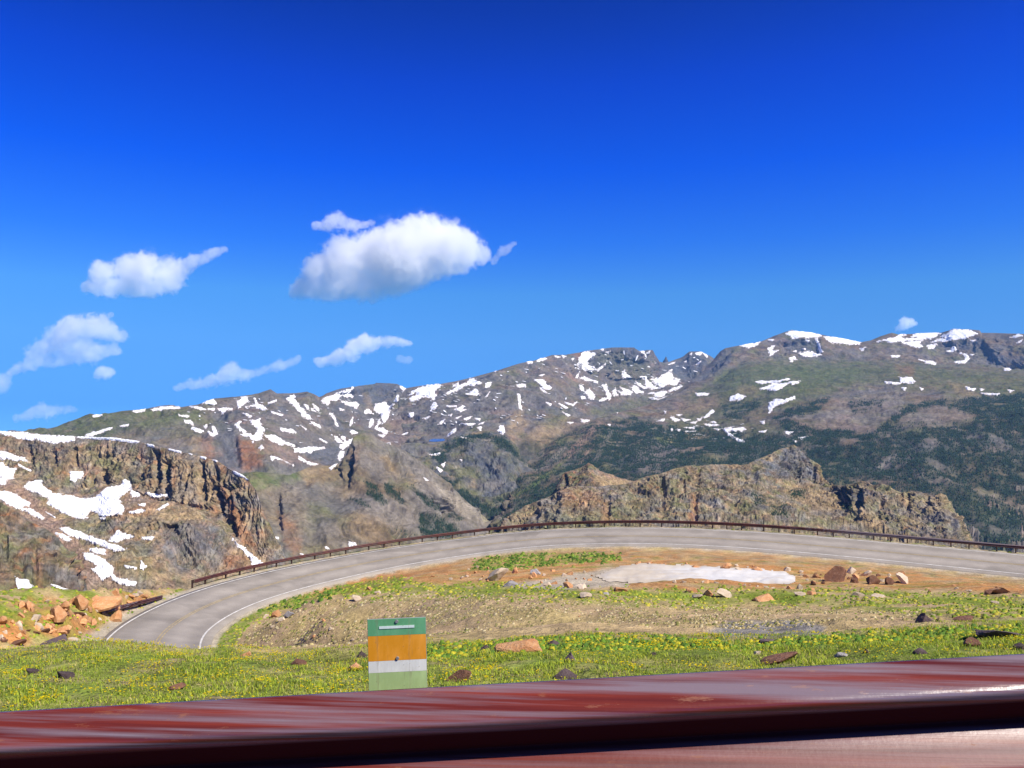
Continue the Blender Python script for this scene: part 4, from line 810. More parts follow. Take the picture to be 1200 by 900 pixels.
# ------------------------------------------------------------------ the ground: bank, infield, slopes
CPT = [(500, 752, 14), (600, 742, 14), (700, 740, 13), (800, 742, 12), (900, 745, 11.5), (1000, 738, 11.5), (1100, 733, 11.5), (1200, 728, 11.5), (1400, 722, 11), (1700, 715, 11),
       (430, 745, 43), (500, 735, 32), (600, 722, 28), (700, 718, 28), (800, 718, 28), (900, 716, 28), (1000, 712, 28), (1100, 708, 28), (1200, 705, 28), (1400, 700, 26), (1700, 695, 25),
       (430, 710, 60), (350, 730, 52), (300, 745, 49), (350, 708, 72), (500, 695, 62), (600, 690, 62), (700, 690, 60), (800, 689, 60), (900, 688, 58), (1000, 688, 56), (1100, 688, 54), (1200, 688, 52), (1350, 688, 50), (1600, 690, 48),
       (500, 672, 92), (600, 664, 92), (700, 661, 90), (800, 661, 88), (900, 666, 85), (1000, 674, 80), (1100, 681, 74),
       (350, 950, 20), (240, 960, 20), (100, 920, 20), (0, 915, 20), (-200, 910, 20), (350, 800, 36), (430, 840, 20), (240, 860, 38), (100, 815, 38), (0, 790, 38), (-200, 780, 38), (-350, 780, 38),
       (0, 757, 48), (60, 757, 52), (110, 749, 56), (0, 720, 60), (60, 718, 66), (120, 718, 70), (0, 694, 74), (60, 694, 77), (110, 694, 79), (160, 695, 87), (190, 692, 93), (212, 688.5, 98), (-200, 692, 70), (-200, 740, 50), (-350, 700, 60)]
_c = np.array(CPT, float)
_cp = unproj(_c[:, 0], _c[:, 1], _c[:, 2])
_e = road_at(-(RW / 2 + 1.0), -0.15)[6::9]; _e2 = road_at(RW / 2 + 1.0, -0.15)[2:46:9]
_cp = np.vstack([_cp, _e, _e2])
def _tps_k(d2): return 0.5 * d2 * np.log(d2 + 1e-9)
_xy = _cp[:, :2] / 50.0
_n = len(_xy)
_K = _tps_k(((_xy[:, None] - _xy[None]) ** 2).sum(-1)) + np.eye(_n) * 2e-3
_A = np.zeros((_n + 3, _n + 3)); _A[:_n, :_n] = _K; _A[:_n, _n] = 1; _A[:_n, _n + 1:] = _xy; _A[_n, :_n] = 1; _A[_n + 1:, :_n] = _xy.T
_w = np.linalg.solve(_A, np.concatenate([_cp[:, 2], np.zeros(3)]))
def tps(X, Y):
    x, y = X / 50.0, Y / 50.0
    z = _w[_n] + _w[_n + 1] * x + _w[_n + 2] * y
    for k in range(_n):
        z = z + _w[k] * _tps_k((x - _xy[k, 0]) ** 2 + (y - _xy[k, 1]) ** 2)
    return z

CRX = [-500, -300, 0, 60, 110, 170, 240, 330, 430, 500, 600, 700, 800, 900, 1000, 1100, 1200, 1500, 1900]
CRY = [780, 777, 770, 766, 762, 765, 771, 773, 772, 763, 757, 754, 754, 757, 750, 744, 739, 726, 710]
DCR = 7.6
def near_z(X, Y):
    """shoulder behind the near rail falling gently to the grassy crest"""
    px = CX + F * X / Y
    zc = (YH - np.interp(px, CRX, CRY)) / F * DCR
    z0 = -1.42 + 0.0567 * X
    f = np.clip((Y - 2.0) / (DCR - 2.0), 0, 1.3)
    return z0 * (1 - f) + zc * f - 0.10 * np.sin(np.clip(f, 0, 1) * math.pi) * -1.0

def ground_z(X, Y, rough=True):
    px = CX + F * X / Y
    zn = near_z(X, np.minimum(Y, DCR + 1.5))
    zt = tps(X, Y)
    w = sstep(DCR, DCR + 5.0, Y)
    z = zn * (1 - w) + zt * w
    s_, i_ = near_road(X, Y)
    he = RW / 2 + 0.7
    zr = RP[i_, 2] + np.clip(s_, -he, he) * TB - 0.16
    # inner side and left bank blend into the roadbed
    wi = sstep(he + np.where(s_ > 0, 2.2, 5.0), he, np.abs(s_)) * sstep(25, 36, Y)
    z = z * (1 - wi) + zr * wi
    # outer side beyond the bend: the shoulder, then the drop into the valley
    drop = zr - 0.72 * np.maximum(s_ - (RW / 2 + 2.6), 0) - 0.10 * np.clip(s_ - RW / 2 - 1.5, 0, 1)
    wo = (s_ > 0) * sstep(214, 232, px) * sstep(60, 64, Y)
    z = z * (1 - wo) + np.where(s_ > 0, drop, z) * wo
    # the left bank ends in a brow of its own
    dc = np.interp(px, [-500, -200, 0, 60, 110, 160, 220], [70, 71, 75, 78, 80, 89, 100])
    zb = z - 0.75 * np.maximum(Y - dc, 0)
    z = np.where(px < 222, zb, z)
    if rough:
        P3 = np.stack([X, Y, 0 * X], -1)
        amp = np.clip(1 - wi - 0.6 * (wo if np.ndim(wo) else 0), 0.05, 1)
        far = sstep(8, 25, Y)
        z = z + amp * (0.30 * far * fbm(P3 / 7.0, 4) + 0.10 * far * fbm(P3 / 1.6 + 9, 3) + 0.03 * fbm(P3 / 0.5 + 4, 3) * (1 - 0.5 * far) + 0.045 * fbm(P3 / 1.3 + 40, 2) * (1 - far) * sstep(2.3, 3.5, Y))
        lb = sstep(200, 150, px) * sstep(40, 50, Y)
        z = z + amp * lb * 0.9 * (ridged(P3 / 6.0 + 3, 3) - 0.55)
    return z

gx = np.arange(-420, 1640, 2.0)
gd = np.concatenate([np.geomspace(1.75, 9.0, 110), np.geomspace(9.2, 185, 230)])
GX, GD = np.meshgrid(gx, gd)
XX = (GX - CX) / F * GD
ZZ = ground_z(XX, GD)
GP = np.stack([XX, GD, ZZ], -1)
gpx, gpy = proj(GP)
S_, I_ = near_road(XX, GD)
GPAL = {k: np.array(v) for k, v in dict(turf=(.20, .25, .035), turf2=(.17, .22, .035), gravel=(.49, .35, .195), soil=(.50, .235, .08), pale=(.46, .40, .30), grey=(.27, .25, .22), straw=(.46, .36, .14), dirt=(.33, .25, .14)).items()}
wz = 5.0 * fbm(np.stack([gpx / 26.0, gpy / 7.0, 0 * gpx], -1), 4, 0.6)
wz2 = fbm(np.stack([gpx / 9.0, gpy / 3.0, 0 * gpx + 5], -1), 3)
def zone(poly, f=4.0, k=1.0): return sstep(-f, f, poly_sd(poly, gpx, gpy) + wz * k)
GPAL = {k_: v_ * (0.86 if k_ not in ('turf', 'turf2') else .92) for k_, v_ in GPAL.items()}
gc = np.zeros(GP.shape) + GPAL['gravel']
def put(w, nm):
    global gc
    gc = gc * (1 - w[..., None]) + GPAL[nm] * w[..., None]
P3 = np.stack([XX, GD, 0 * XX], -1)
put(np.clip(0.35 + 0.9 * fbm(P3 / 3.0 + 2, 3), 0, 0.8), 'straw')
put(np.clip(0.0 + 1.0 * fbm(P3 / 9.0 + 12, 3), 0, 0.5), 'dirt')
# orange cut bank between road and infield
put(zone([(300, 715), (420, 672), (500, 664), (560, 655), (700, 645), (850, 648), (950, 655), (1100, 672), (1210, 685), (1640, 700), (1640, 708), (1210, 698), (1100, 690), (1000, 690), (860, 690), (720, 690), (600, 685), (480, 684), (400, 696)], 4) * np.clip(0.75 + 0.8 * fbm(P3 / 4.0 + 22, 3), 0, 1), 'soil')
put(zone([(300, 715), (420, 672), (560, 655), (700, 645), (950, 655), (1210, 685), (1640, 700), (1210, 698), (1000, 690), (720, 690), (480, 684)], 4) * np.clip(1.6 * fbm(P3 / np.array([5.0, 2.0, 1]) + 62, 4) - .2, 0, .55), 'gravel')
put(zone([(620, 652), (720, 644), (860, 650), (950, 656), (1100, 670), (1210, 680), (1640, 692), (1640, 698), (1210, 686), (1100, 677), (950, 664), (800, 656)], 2.5) * np.clip(0.45 + 1.2 * fbm(P3 / 2.0 + 25, 3), 0, 1), 'dirt')
put(zone([(700, 648), (860, 652), (1000, 662), (1210, 684), (1210, 700), (1000, 690), (860, 690), (480, 684), (500, 668)], 3) * np.clip(1.5 * fbm(P3 / np.array([4.0, 1.5, 1]) + 71, 4) - .15, 0, .75), 'turf2')
G_STRIP = [(400, 696), (470, 682), (600, 684), (700, 692), (800, 692), (900, 690), (1000, 691), (1200, 701), (1640, 712), (1640, 735), (1190, 732), (1090, 722), (1000, 712), (900, 708), (850, 714), (740, 708), (600, 700), (500, 697), (430, 702)]
G_INNER = [(246, 772), (254, 742), (280, 721), (330, 704), (400, 686), (470, 676), (480, 682), (400, 695), (330, 712), (285, 735), (268, 772)]
G_ROADSIDE = [(552, 668), (560, 654), (600, 650), (680, 648), (725, 648), (720, 656), (650, 660), (590, 668)]
G_LEFT = [(-420, 770), (-420, 680), (0, 688), (60, 690), (110, 690), (190, 690), (215, 688), (215, 696), (150, 726), (112, 752), (60, 752), (0, 760)]
put(zone(G_STRIP, 4, 1.3) * np.clip(0.62 + 1.1 * fbm(P3 / 2.5 + 31, 3), 0, 1), 'turf')
put(zone(G_INNER, 4) * np.clip(0.8 + 0.8 * wz2, 0, 1), 'turf2'); put(zone(G_ROADSIDE, 3) * np.clip(0.55 + 1.2 * wz2, 0, 1), 'turf2')
put(zone(G_LEFT, 4) * np.clip(0.6 + 1.4 * fbm(P3 / 3.5 + 35, 3), 0, 1), 'turf')
put(zone([(-420, 770), (-420, 720), (-50, 712), (10, 708), (60, 702), (140, 694), (190, 694), (150, 724), (112, 748), (60, 748), (0, 760)], 4, 1.4) * np.clip(0.55 + 1.5 * fbm(P3 / 4.0 + 37, 3), 0, 1), 'soil')
put(zone([(830, 738), (860, 728), (950, 728), (965, 740), (935, 748), (850, 746)], 4) * 0.8, 'grey')
put(zone([(585, 687), (640, 679), (690, 668), (730, 664), (745, 672), (735, 687), (690, 690), (620, 690)], 2.5, .7) * 0.92, 'pale')
put(zone([(830, 739), (855, 728), (940, 726), (968, 735), (960, 746), (900, 750), (845, 748)], 3, .7) * 0.9, 'grey')
nearw = sstep(DCR + 1.2, DCR - 0.3, GD)
rag = np.clip(0.9 + 0.5 * fbm(P3 / 0.7 + 51, 3), 0, 1)
put(nearw * rag, 'turf2'); put(nearw * np.clip(1.5 * fbm(P3 / .45 + 66, 3) - .1, 0, .8), 'dirt'); put(sstep(3.2, 2.2, GD), 'dirt')
put(zone([(500, 757), (700, 748), (900, 752), (1000, 743), (1640, 716), (1640, 770), (1200, 760), (500, 775)], 3, 1.2) * sstep(16, 11, GD), 'turf2')
sh = sstep(RW / 2 + np.where(S_ > 0, 1.7, .75), RW / 2 + np.where(S_ > 0, .9, .3), np.abs(S_)) * sstep(30, 36, GD)
put(sh, 'pale')
put(sstep(RW / 2 + 1.2, RW / 2 + 2.2, S_) * sstep(215, 235, gpx) * sstep(50, 60, GD) * np.clip(0.6 + wz2, 0, 1), 'turf')
mg = bpy.data.materials.new("mountain_ground"); t = NT(mg)
p = t.pos()
n1 = t.noise(p, 0.6, 6, 0.65); n2 = t.noise(p, 4.5, 5, 0.65); n3 = t.noise(p, 30.0, 3, 0.6)
k = t.math('MULTIPLY', t.remap(n1, 0.3, 0.7, 0.72, 1.28), t.remap(n2, 0.3, 0.7, 0.62, 1.38))
k = t.math('MULTIPLY', k, t.remap(n3, 0.3, 0.7, 0.8, 1.2))
cc = t.n.new("ShaderNodeCombineXYZ")
for q in range(3): t.l.new(k, cc.inputs[q])
h = t.math('ADD', t.math('MULTIPLY', n2, 0.35), t.math('MULTIPLY', n3, 0.05))
t.bsdf(t.mul(t.attr(), cc.outputs[0]), 0.95, t.bump(h, 0.9, 0.35), spec=0.1)
ground = mk('ground', GP, grid_faces(len(gx), len(gd)), mg, cols=gc.reshape(-1, 3))
tag(ground, 'sloping alpine ground of gravel, turf and orange soil inside the road bend', None, None, 'structure')

def gz(x, y):
    """height of the ground sheet itself (bilinear in its own grid)"""
    x = np.asarray(x, float); y = np.asarray(y, float)
    u = (CX + F * x / y - gx[0]) / 2.0; v = np.interp(y, gd, np.arange(len(gd)))
    u = np.clip(u, 0, len(gx) - 1.001); v = np.clip(v, 0, len(gd) - 1.001)
    i, j = u.astype(int), v.astype(int); a, b = u - i, v - j
    return (ZZ[j, i] * (1 - a) + ZZ[j, i + 1] * a) * (1 - b) + (ZZ[j + 1, i] * (1 - a) + ZZ[j + 1, i + 1] * a) * b

def hit(px, py, dmin=9.0, dmax=130.0):
    """where the sight line through a photograph pixel meets the ground"""
    d = np.geomspace(dmin, dmax, 1500)
    z = gz((px - CX) / F * d, d)
    below = (YH - py) / F * d < z
    k = int(np.argmax(below)) if below.any() else None
    if k is None: return None
    return (px - CX) / F * d[k], d[k], float(z[k])

# ---- asphalt
lat = np.linspace(-RW / 2, RW / 2, 9)
RV = []
for q in np.concatenate([[lat[0] - .04], lat, [lat[-1] + .04]]):
    dz = 0.0 if abs(q) <= RW / 2 else -0.2
    RV.append(road_at(q, dz))
RV = np.array(RV)
ma = bpy.data.materials.new("worn_asphalt"); t = NT(ma)
p = t.pos()
uvm = t.attr()
n1 = t.noise(p, 0.35, 5, 0.6); n2 = t.noise(p, 14.0, 4, 0.7)
sp_ = t.n.new("ShaderNodeSeparateXYZ"); t.l.new(uvm, sp_.inputs[0])
wave = t.math('SINE', t.math('MULTIPLY', sp_.outputs[0], 22.0), 0)
kk = t.math('MULTIPLY', t.remap(n1, 0.3, 0.7, 0.85, 1.15), t.remap(n2, 0.3, 0.7, 0.8, 1.2))
kk = t.math('MULTIPLY', kk, t.remap(wave, -1, 1, 0.9, 1.1))
n5 = t.noise(p, 0.11, 3, 0.5, 1.0)
kk = t.math('MULTIPLY', kk, t.remap(n5, 0.56, 0.60, 1.0, 0.86))

cc = t.n.new("ShaderNodeCombineXYZ")
for q in range(3): t.l.new(kk, cc.inputs[q])
t.bsdf(t.mul(cc.outputs[0], (0.28, 0.25, 0.212)), 0.85, t.bump(n2, 0.3, 0.01), spec=0.3)
lc = np.repeat(np.linspace(0, 1, len(RV))[:, None], RV.shape[1], 1)
rc = np.stack([lc, lc * 0, lc * 0], -1).reshape(-1, 3)
road = mk('road', RV, grid_faces(RV.shape[1], len(RV))[:, ::-1], ma, cols=rc)
tag(road, 'grey two lane asphalt road sweeping round the hairpin bend', None, None, 'structure')
m_white = plain_mat("white_line_paint", (0.58, 0.56, 0.51), 0.7, 0.3, 1.5); m_yel = plain_mat("yellow_line_paint", (0.38, 0.29, 0.13), 0.7, 0.35, 1.2)
for s0, w_, mm in ((-RW / 2 + .85, .15, m_white), (RW / 2 - .4, .14, m_white), (-.13, .09, m_yel), (.13, .09, m_yel)):
    Vl = np.array([road_at(s0 - w_ / 2, 0.012), road_at(s0 + w_ / 2, 0.012)])
    mk('road_line', Vl, grid_faces(Vl.shape[1], 2)[:, ::-1], mm, parent=road)
# strip of the road the photograph is taken from, under the camera, coloured dark in place of the car's shadow
nr = np.array([(x, y, -1.40 + 0.0567 * x) for y in (1.76, -7.0) for x in np.linspace(-30, 30, 13)])
m_shaded = plain_mat('shaded_asphalt', (.06, .058, .056), .9, .3, 4.0, bump=.01)
o = mk('road', nr, grid_faces(13, 2), m_shaded)
tag(o, 'asphalt of the upper road in front of the near guardrail', None, None, 'structure')

# ---- guardrails of weathering steel
def rust_mat(name, base, dark, rough, metallic, streak, spec=0.5, worn_sheen=(0.16, 0.13, 0.14), tilt=0.0):
    """weathering steel: rust streaks along the beam, grey wear with painted sky sheen, painted shade in the valley of the fold"""
    m = bpy.data.materials.new(name); t = NT(m)
    o = t.objc()
    q = t.mul(o, streak)
    n1 = t.noise(q, 1.0, 6, 0.65); n2 = t.noise(q, 5.0, 4, 0.6); n3 = t.noise(o, 60.0, 2, 0.5); n4 = t.noise(t.mul(o, (9.0, 40.0, 40.0)), 1.0, 5, 0.7)
    col = t.mix(t.remap(n1, 0.38, 0.62, 0, 1), dark, base)
    sx = t.n.new("ShaderNodeSeparateXYZ"); t.l.new(o, sx.inputs[0])
    wr = t.math('ADD', t.noise(q, 2.3, 5, 0.6), t.math('MULTIPLY', sx.outputs[0], 0.035))
    zz_ = t.math('SUBTRACT', sx.outputs[2], t.math('MULTIPLY', sx.outputs[0], tilt))
    low = t.remap(zz_, -0.05, 0.03, 1, 0)
    col = t.mix(t.math('MULTIPLY', t.remap(wr, 0.44, 0.62, 0, 0.85), t.remap(low, 0, 1, 1, .25)), col, worn_sheen)  # grey wear, with the lilac sheen of the sky painted in
    col = t.mix(t.remap(n4, 0.60, 0.70, 0, 0.5), col, (0.24, 0.085, 0.03))
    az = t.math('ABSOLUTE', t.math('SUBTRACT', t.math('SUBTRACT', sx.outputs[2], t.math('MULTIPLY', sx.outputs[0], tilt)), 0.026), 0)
    groove_shade = t.remap(az, 0.034, 0.05, 1, 0)
    col = t.mix(groove_shade, col, dark)  # shade of the groove painted in as darker steel
    ro = t.math('MAXIMUM', t.remap(n1, 0.3, 0.7, rough - 0.06, rough + 0.10), t.math('MULTIPLY', groove_shade, 0.9))
    ro = t.math('MAXIMUM', ro, t.remap(n4, 0.58, 0.68, 0, 0.6))
    ro = t.math('MAXIMUM', ro, t.math('MULTIPLY', low, .55))
    sp = t.math('MULTIPLY', t.remap(groove_shade, 0, 1, 1, 0.05), spec)
    t.bsdf(col, ro, t.bump(t.math('ADD', t.math('ADD', n2, t.math('MULTIPLY', n3, 0.3)), t.math('MULTIPLY', n4, .4)), 0.3, 0.004), metallic, sp)
    return m
M_RUST = rust_mat("weathering_steel", (0.19, 0.030, 0.016), (0.06, 0.010, 0.010), 0.22, 0.0, (0.32, 1.0, 24.0), 0.50, (0.19, 0.15, 0.172), 0.0567)
M_RUST_FAR = rust_mat("dark_weathering_steel", (0.10, 0.028, 0.022), (0.05, 0.018, 0.018), 0.6, 0.2, (1, 1, 1))
M_POST = plain_mat("dark_timber_post", (0.06, 0.035, 0.028), 0.85, 0.3, 6.0)

def w_profile():
    """W-beam cross section: (towards traffic, up) in metres, front skin then back skin"""
    pts = [(0.0, .156), (.006, .155), (.035, .134), (.068, .113), (.080, .102), (.083, .092), (.077, .080), (.055, .056), (.030, .029), (.010, .008), (.002, .002)]
    pts = pts + [(a, -b) for a, b in reversed(pts)]
    # round the folds
    P_ = np.array(pts)
    for _ in range(2):
        Q_ = [P_[0]]
        for a, b in zip(P_[:-1], P_[1:]):
            Q_ += [0.75 * a + 0.25 * b, 0.25 * a + 0.75 * b]
        Q_.append(P_[-1]); P_ = np.array(Q_)
    return P_

def beam(name, path, toward, mat, parent, prof):
    """panel along path (n,3); toward (n,3) points to the traffic"""
    front = prof; back = prof[::-1] - np.array([0.006, 0])
    ring = np.vstack([front, back]); m_ = len(ring); n_ = len(path)
    V = path[:, None, :] + toward[:, None, :] * ring[None, :, 0:1] + RUP[None, None] * ring[None, :, 1:2]
    i = np.arange(n_ * m_).reshape(n_, m_)
    a, b = i[:-1], i[1:]
    fc = np.stack([a, b, np.roll(b, -1, 1), np.roll(a, -1, 1)], -1).reshape(-1, 4)
    return mk(name, V, fc, mat, parent=parent)

def box_mesh(name, sx, sy, sz, mat, bev=0.01):
    bm = bmesh.new(); bmesh.ops.create_cube(bm, size=1.0)
    bmesh.ops.scale(bm, vec=(sx, sy, sz), verts=bm.verts)
    if bev: bmesh.ops.bevel(bm, geom=bm.edges[:], offset=bev, segments=1, affect='EDGES')
    me = bpy.data.meshes.new(name); bm.to_mesh(me); bm.free(); me.materials.append(mat)
    return me

PROF = w_profile()
PROF_FAR = np.array([(0.0, .156), (.045, .11), (.08, .07), (.08, .055), (.03, .022), (0, 0), (.03, -.022), (.08, -.055), (.08, -.07), (.045, -.11), (0.0, -.156)]) * np.array([1.2, 1.45])
POST_ME = box_mesh('post', .15, .2, 1.0, M_POST, .012); BLOCK_ME = box_mesh('blockout', .15, .16, .36, M_POST, .012)
def far_rail(label, i0, i1, off, panel=4, post=2):
    line = road_at(RW / 2 + off, 0.0)
    zb = line[:, 2].copy() - 0.05
    top = line.copy(); top[:, 2] = zb + 0.60
    root = empty('guardrail', tuple(line[(i0 + i1) // 2])); bpy.context.view_layer.update()
    inv = root.matrix_world.inverted()
    tag(root, label, 'guardrail')
    tw = -RN
    for a in range(i0, i1, panel):
        b = min(a + panel + 1, i1 + 1)
        if b - a < 2: continue
        pth = top[a:b] - np.array(root.location)
        beam('rail_panel', pth + tw[a:b] * (0.0 if (a // panel) % 2 else 0.004), tw[a:b], M_RUST_FAR, root, PROF_FAR)
    q = i0 + 0.6
    while q < i1:
        k = int(q)
        c = line[k] - RN[k] * (-0.26); ang = math.atan2(RT[k, 1], RT[k, 0])
        o = bpy.data.objects.new('post', POST_ME); COL.objects.link(o); o.parent = root
        o.location = Vector((c[0], c[1], zb[k] + 0.27)) - root.location; o.rotation_euler = (0, 0, ang)
        bl = bpy.data.objects.new('blockout', BLOCK_ME); COL.objects.link(bl); bl.parent = o
        bl.location = (0, -0.175, 0.33)
        q += 2.35
    return root
# stations where the rail of the bend begins, and the short length left of it
_rx, _ry = proj(road_at(RW / 2 + 1.1, 0.6))
i_start = int(np.argmin(np.abs(_rx - 224) + 50 * (_ry > 700)))
far_rail('long dark rusted guardrail following the outer edge of the road bend', i_start, len(RP) - 2, 1.1)
j0 = int(np.argmin(np.abs(_rx - 126) + np.where(np.arange(len(_rx)) > i_start, 999, 0))); j1 = int(np.argmin(np.abs(_rx - 190) + np.where(np.arange(len(_rx)) > i_start, 999, 0)))

def free_rail(label, A, B_, zoff, post_h, mat, prof, posts, side):
    A = Vector(A); B_ = Vector(B_)
    root = empty('guardrail', tuple((A + B_) / 2))
    tag(root, label, 'guardrail')
    d = (B_ - A); ln = d.length; d.normalize()
    tw = Vector((d.y, -d.x, 0)).normalized() * side
    pth = np.array([tuple(A.lerp(B_, f) - root.location) for f in np.linspace(0, 1, 13)])
    beam('rail_panel', pth, np.tile(np.array(tw), (13, 1)), mat, root, prof)
    for f in posts:
        c = A.lerp(B_, f) - root.location - tw * 0.26
        o = bpy.data.objects.new('post', POST_ME); COL.objects.link(o); o.parent = root
        o.location = c + Vector((0, 0, -post_h)); o.rotation_euler = (0, 0, math.atan2(d.y, d.x))
        bl = bpy.data.objects.new('blockout', BLOCK_ME); COL.objects.link(bl); bl.parent = o; bl.location = (0, -0.175 if side > 0 else 0.175, post_h - .06)
    return root
def ground_at(px, py, dfall):
    g = hit(px, py, 40)
    if g is None: g = ((px - CX) / F * dfall, dfall, float(gz((px - CX) / F * dfall, dfall)))
    print('ground_at', px, py, g, np.round(proj(np.array(g)), 1))
    return np.array(g)
pa, pb = ground_at(119, 721, 70) + np.array([0, 0, .24]), ground_at(190, 703, 80) + np.array([0, 0, .30])
free_rail('short separate length of rusted guardrail among orange boulders left of the road', pa, pb, 0, .42, M_RUST_FAR, PROF_FAR, (0.08, 0.36, 0.64, 0.92), 1)

# the near rail beside the camera
ND = 2.02
def near_pt(px, py): return unproj(px, py, ND)
zl, zr_ = (YH - 835) / F * ND - .156, (YH - 767) / F * ND - .156
sl = (zr_ - zl) / (1200 / F * ND)
zc0 = (zl + zr_) / 2
nrt = empty('guardrail', (0, ND, zc0))
tag(nrt, 'large rust red guardrail running right across the bottom close to the camera', 'guardrail')
PANEL = np.array([(x, 0, x * sl) for x in np.linspace(-1.98, 1.98, 25)])
for k in (-1, 0, 1):
    sh_ = np.array([k * 3.81 - .35, 0.004 * k, (k * 3.81 - .35) * sl])
    b = beam('rail_panel', PANEL + sh_, np.tile(np.array([[0, -1.0, 0]]), (25, 1)), M_RUST, nrt, PROF)
NPOST = box_mesh('post', .15, .2, 1.1, M_POST, .01)
for x in (-4.6, -2.7, -.8, 1.1, 3.0, 4.9):
    o = bpy.data.objects.new('post', NPOST); COL.objects.link(o); o.parent = nrt; o.location = (x, .30, x * sl - .60)
    bl = bpy.data.objects.new('blockout', BLOCK_ME); COL.objects.link(bl); bl.parent = o; bl.location = (0, -.185, .46)

# ---- roadside marker standing behind the near rail
mp = unproj(470, 803, 2.32)
gzm = float(gz(mp[0], 2.45))
mk_root = empty('marker_post', (mp[0], 2.36, gzm))
tag(mk_root, 'roadside marker post with green, orange and white bands behind the near guardrail', 'road marker')
def sign_paint(name, color):
    m = bpy.data.materials.new(name); t = NT(m)
    o = t.objc()
    n1 = t.noise(t.mul(o, (1, 1, .35)), 22.0, 6, .65); n2 = t.noise(o, 90.0, 4, .7); n3 = t.noise(t.mul(o, (3, 1, .3)), 14.0, 5, .7)
    col = t.mix(t.remap(n1, .45, .72, 0, .45), color, tuple(min(1, c * 1.5 + .05) for c in color))
    col = t.mix(t.remap(n3, .56, .70, 0, .55), col, (.16, .12, .075))
    col = t.mix(t.remap(n2, .66, .72, 0, .7), col, (.11, .08, .06))
    t.bsdf(col, t.remap(n1, .3, .7, .45, .75), t.bump(n2, .15, .001), spec=.3)
    return m
pw = 68 / F * 2.36
zt_ = (YH - 724) / F * 2.36 - gzm; zb_ = (YH - 822) / F * 2.36 - gzm
me = box_mesh('backing_plate', pw, .004, zt_ - zb_, plain_mat('zinc_plate', (.30, .30, .29), .5, .2, 8.0, .4), .001)
bp = bpy.data.objects.new('backing_plate', me); COL.objects.link(bp); bp.parent = mk_root; bp.location = (0, 0, (zt_ + zb_) / 2)
po = bpy.data.objects.new('post', box_mesh('post', .06, .035, zt_ + .35, M_POST, .004)); COL.objects.link(po); po.parent = mk_root; po.location = (0, .021, (zt_ + .35) / 2 - .40)
def plate(name, w, y0, y1, color, dy=0.0):
    """y0..y1 photograph rows of one band of sheeting stuck on the plate"""
    z0, z1 = (YH - y1) / F * 2.36, (YH - y0) / F * 2.36
    o = bpy.data.objects.new(name, box_mesh(name, w, .0016, z1 - z0, sign_paint(name + "_sheeting", color), 0)); COL.objects.link(o); o.parent = mk_root
    o.location = (0, -.0030 - dy, (z0 + z1) / 2 - gzm)
    return o
plate('green_panel', pw - .002, 724.3, 743.6, (0.09, 0.27, 0.12))
plate('white_stripe', pw * .60, 732.5, 735.5, (0.50, 0.58, 0.52), .0017)
plate('orange_panel', pw - .002, 743.8, 773.0, (0.56, 0.225, 0.008))
plate('white_panel', pw - .002, 773.2, 786.6, (0.55, 0.56, 0.51))
plate('pale_green_panel', pw - .002, 786.8, 821.5, (0.29, 0.40, 0.165))
bolt = bpy.data.meshes.new('bolt'); bm = bmesh.new(); bmesh.ops.create_cone(bm, cap_ends=True, segments=12, radius1=.0055, radius2=.0042, depth=.004); bm.to_mesh(bolt); bm.free(); bolt.materials.append(plain_mat('bolt_zinc', (.35, .34, .32), .45, .2, 60.0, .6))
for by in (727.5, 770.5):
    o = bpy.data.objects.new('bolt', bolt); COL.objects.link(o); o.parent = mk_root; o.rotation_euler = (math.pi / 2, 0, 0); o.location = (0, -.0055, (YH - by) / F * 2.36 - gzm)
mk_root.rotation_euler = (0, math.radians(-1.2), math.radians(5))

# ---- dirty snow left in the ditch below the road
sx = np.arange(694, 940, 1.5); sy = np.arange(656, 692, 1.0)
SPOLY = [(698, 676), (712, 670), (728, 664.5), (752, 661.5), (800, 663), (850, 666), (890, 668), (920, 671), (932, 677), (932, 682), (915, 685), (880, 685.5), (840, 685.5), (800, 685.5), (765, 685), (735, 683.5), (712, 681)]
j, i = np.nonzero((gpx > 690) & (gpx < 942) & (gpy > 654) & (gpy < 694) & (GD > 40))
j0_, j1_, i0_, i1_ = j.min(), j.max(), i.min(), i.max()
sub = (slice(j0_, j1_ + 1), slice(i0_, i1_ + 1))
sdm = poly_sd(SPOLY, gpx[sub], gpy[sub]) + 1.0 * fbm(np.stack([gpx[sub] / 9, gpy[sub] / 3, 0 * gpx[sub]], -1), 3)
lift = 0.16 * sstep(-1.5, 6, sdm) - 0.06 + 0.10 + 0.03 * fbm(P3[sub] / 0.9, 3)
mm = sdm > -1.6
q = mm[:-1, :-1] & mm[1:, :-1] & mm[:-1, 1:] & mm[1:, 1:]
lab = np.zeros(q.shape, int); best = (0, 0); cnt = 0
for st in map(tuple, np.argwhere(q)):
    if lab[st]: continue
    cnt += 1; lab[st] = cnt; stack = [st]; n_c = 0
    while stack:
        a_, b_ = stack.pop(); n_c += 1
        for da, db in ((1, 0), (-1, 0), (0, 1), (0, -1)):
            e_ = (a_ + da, b_ + db)
            if 0 <= e_[0] < q.shape[0] and 0 <= e_[1] < q.shape[1] and q[e_] and not lab[e_]:
                lab[e_] = cnt; stack.append(e_)
    best = max(best, (n_c, cnt))
print('ditch snow', best, cnt)
q = lab == best[1]
jj, ii = np.nonzero(q); nu = mm.shape[1]
used = np.unique(np.concatenate([jj * nu + ii, (jj + 1) * nu + ii, jj * nu + ii + 1, (jj + 1) * nu + ii + 1]))
idx = np.full(mm.size, -1); idx[used] = np.arange(len(used))
SVv = GP[sub].reshape(-1, 3)[used] + np.array([0, 0, 1.0]) * lift.reshape(-1)[used][:, None]
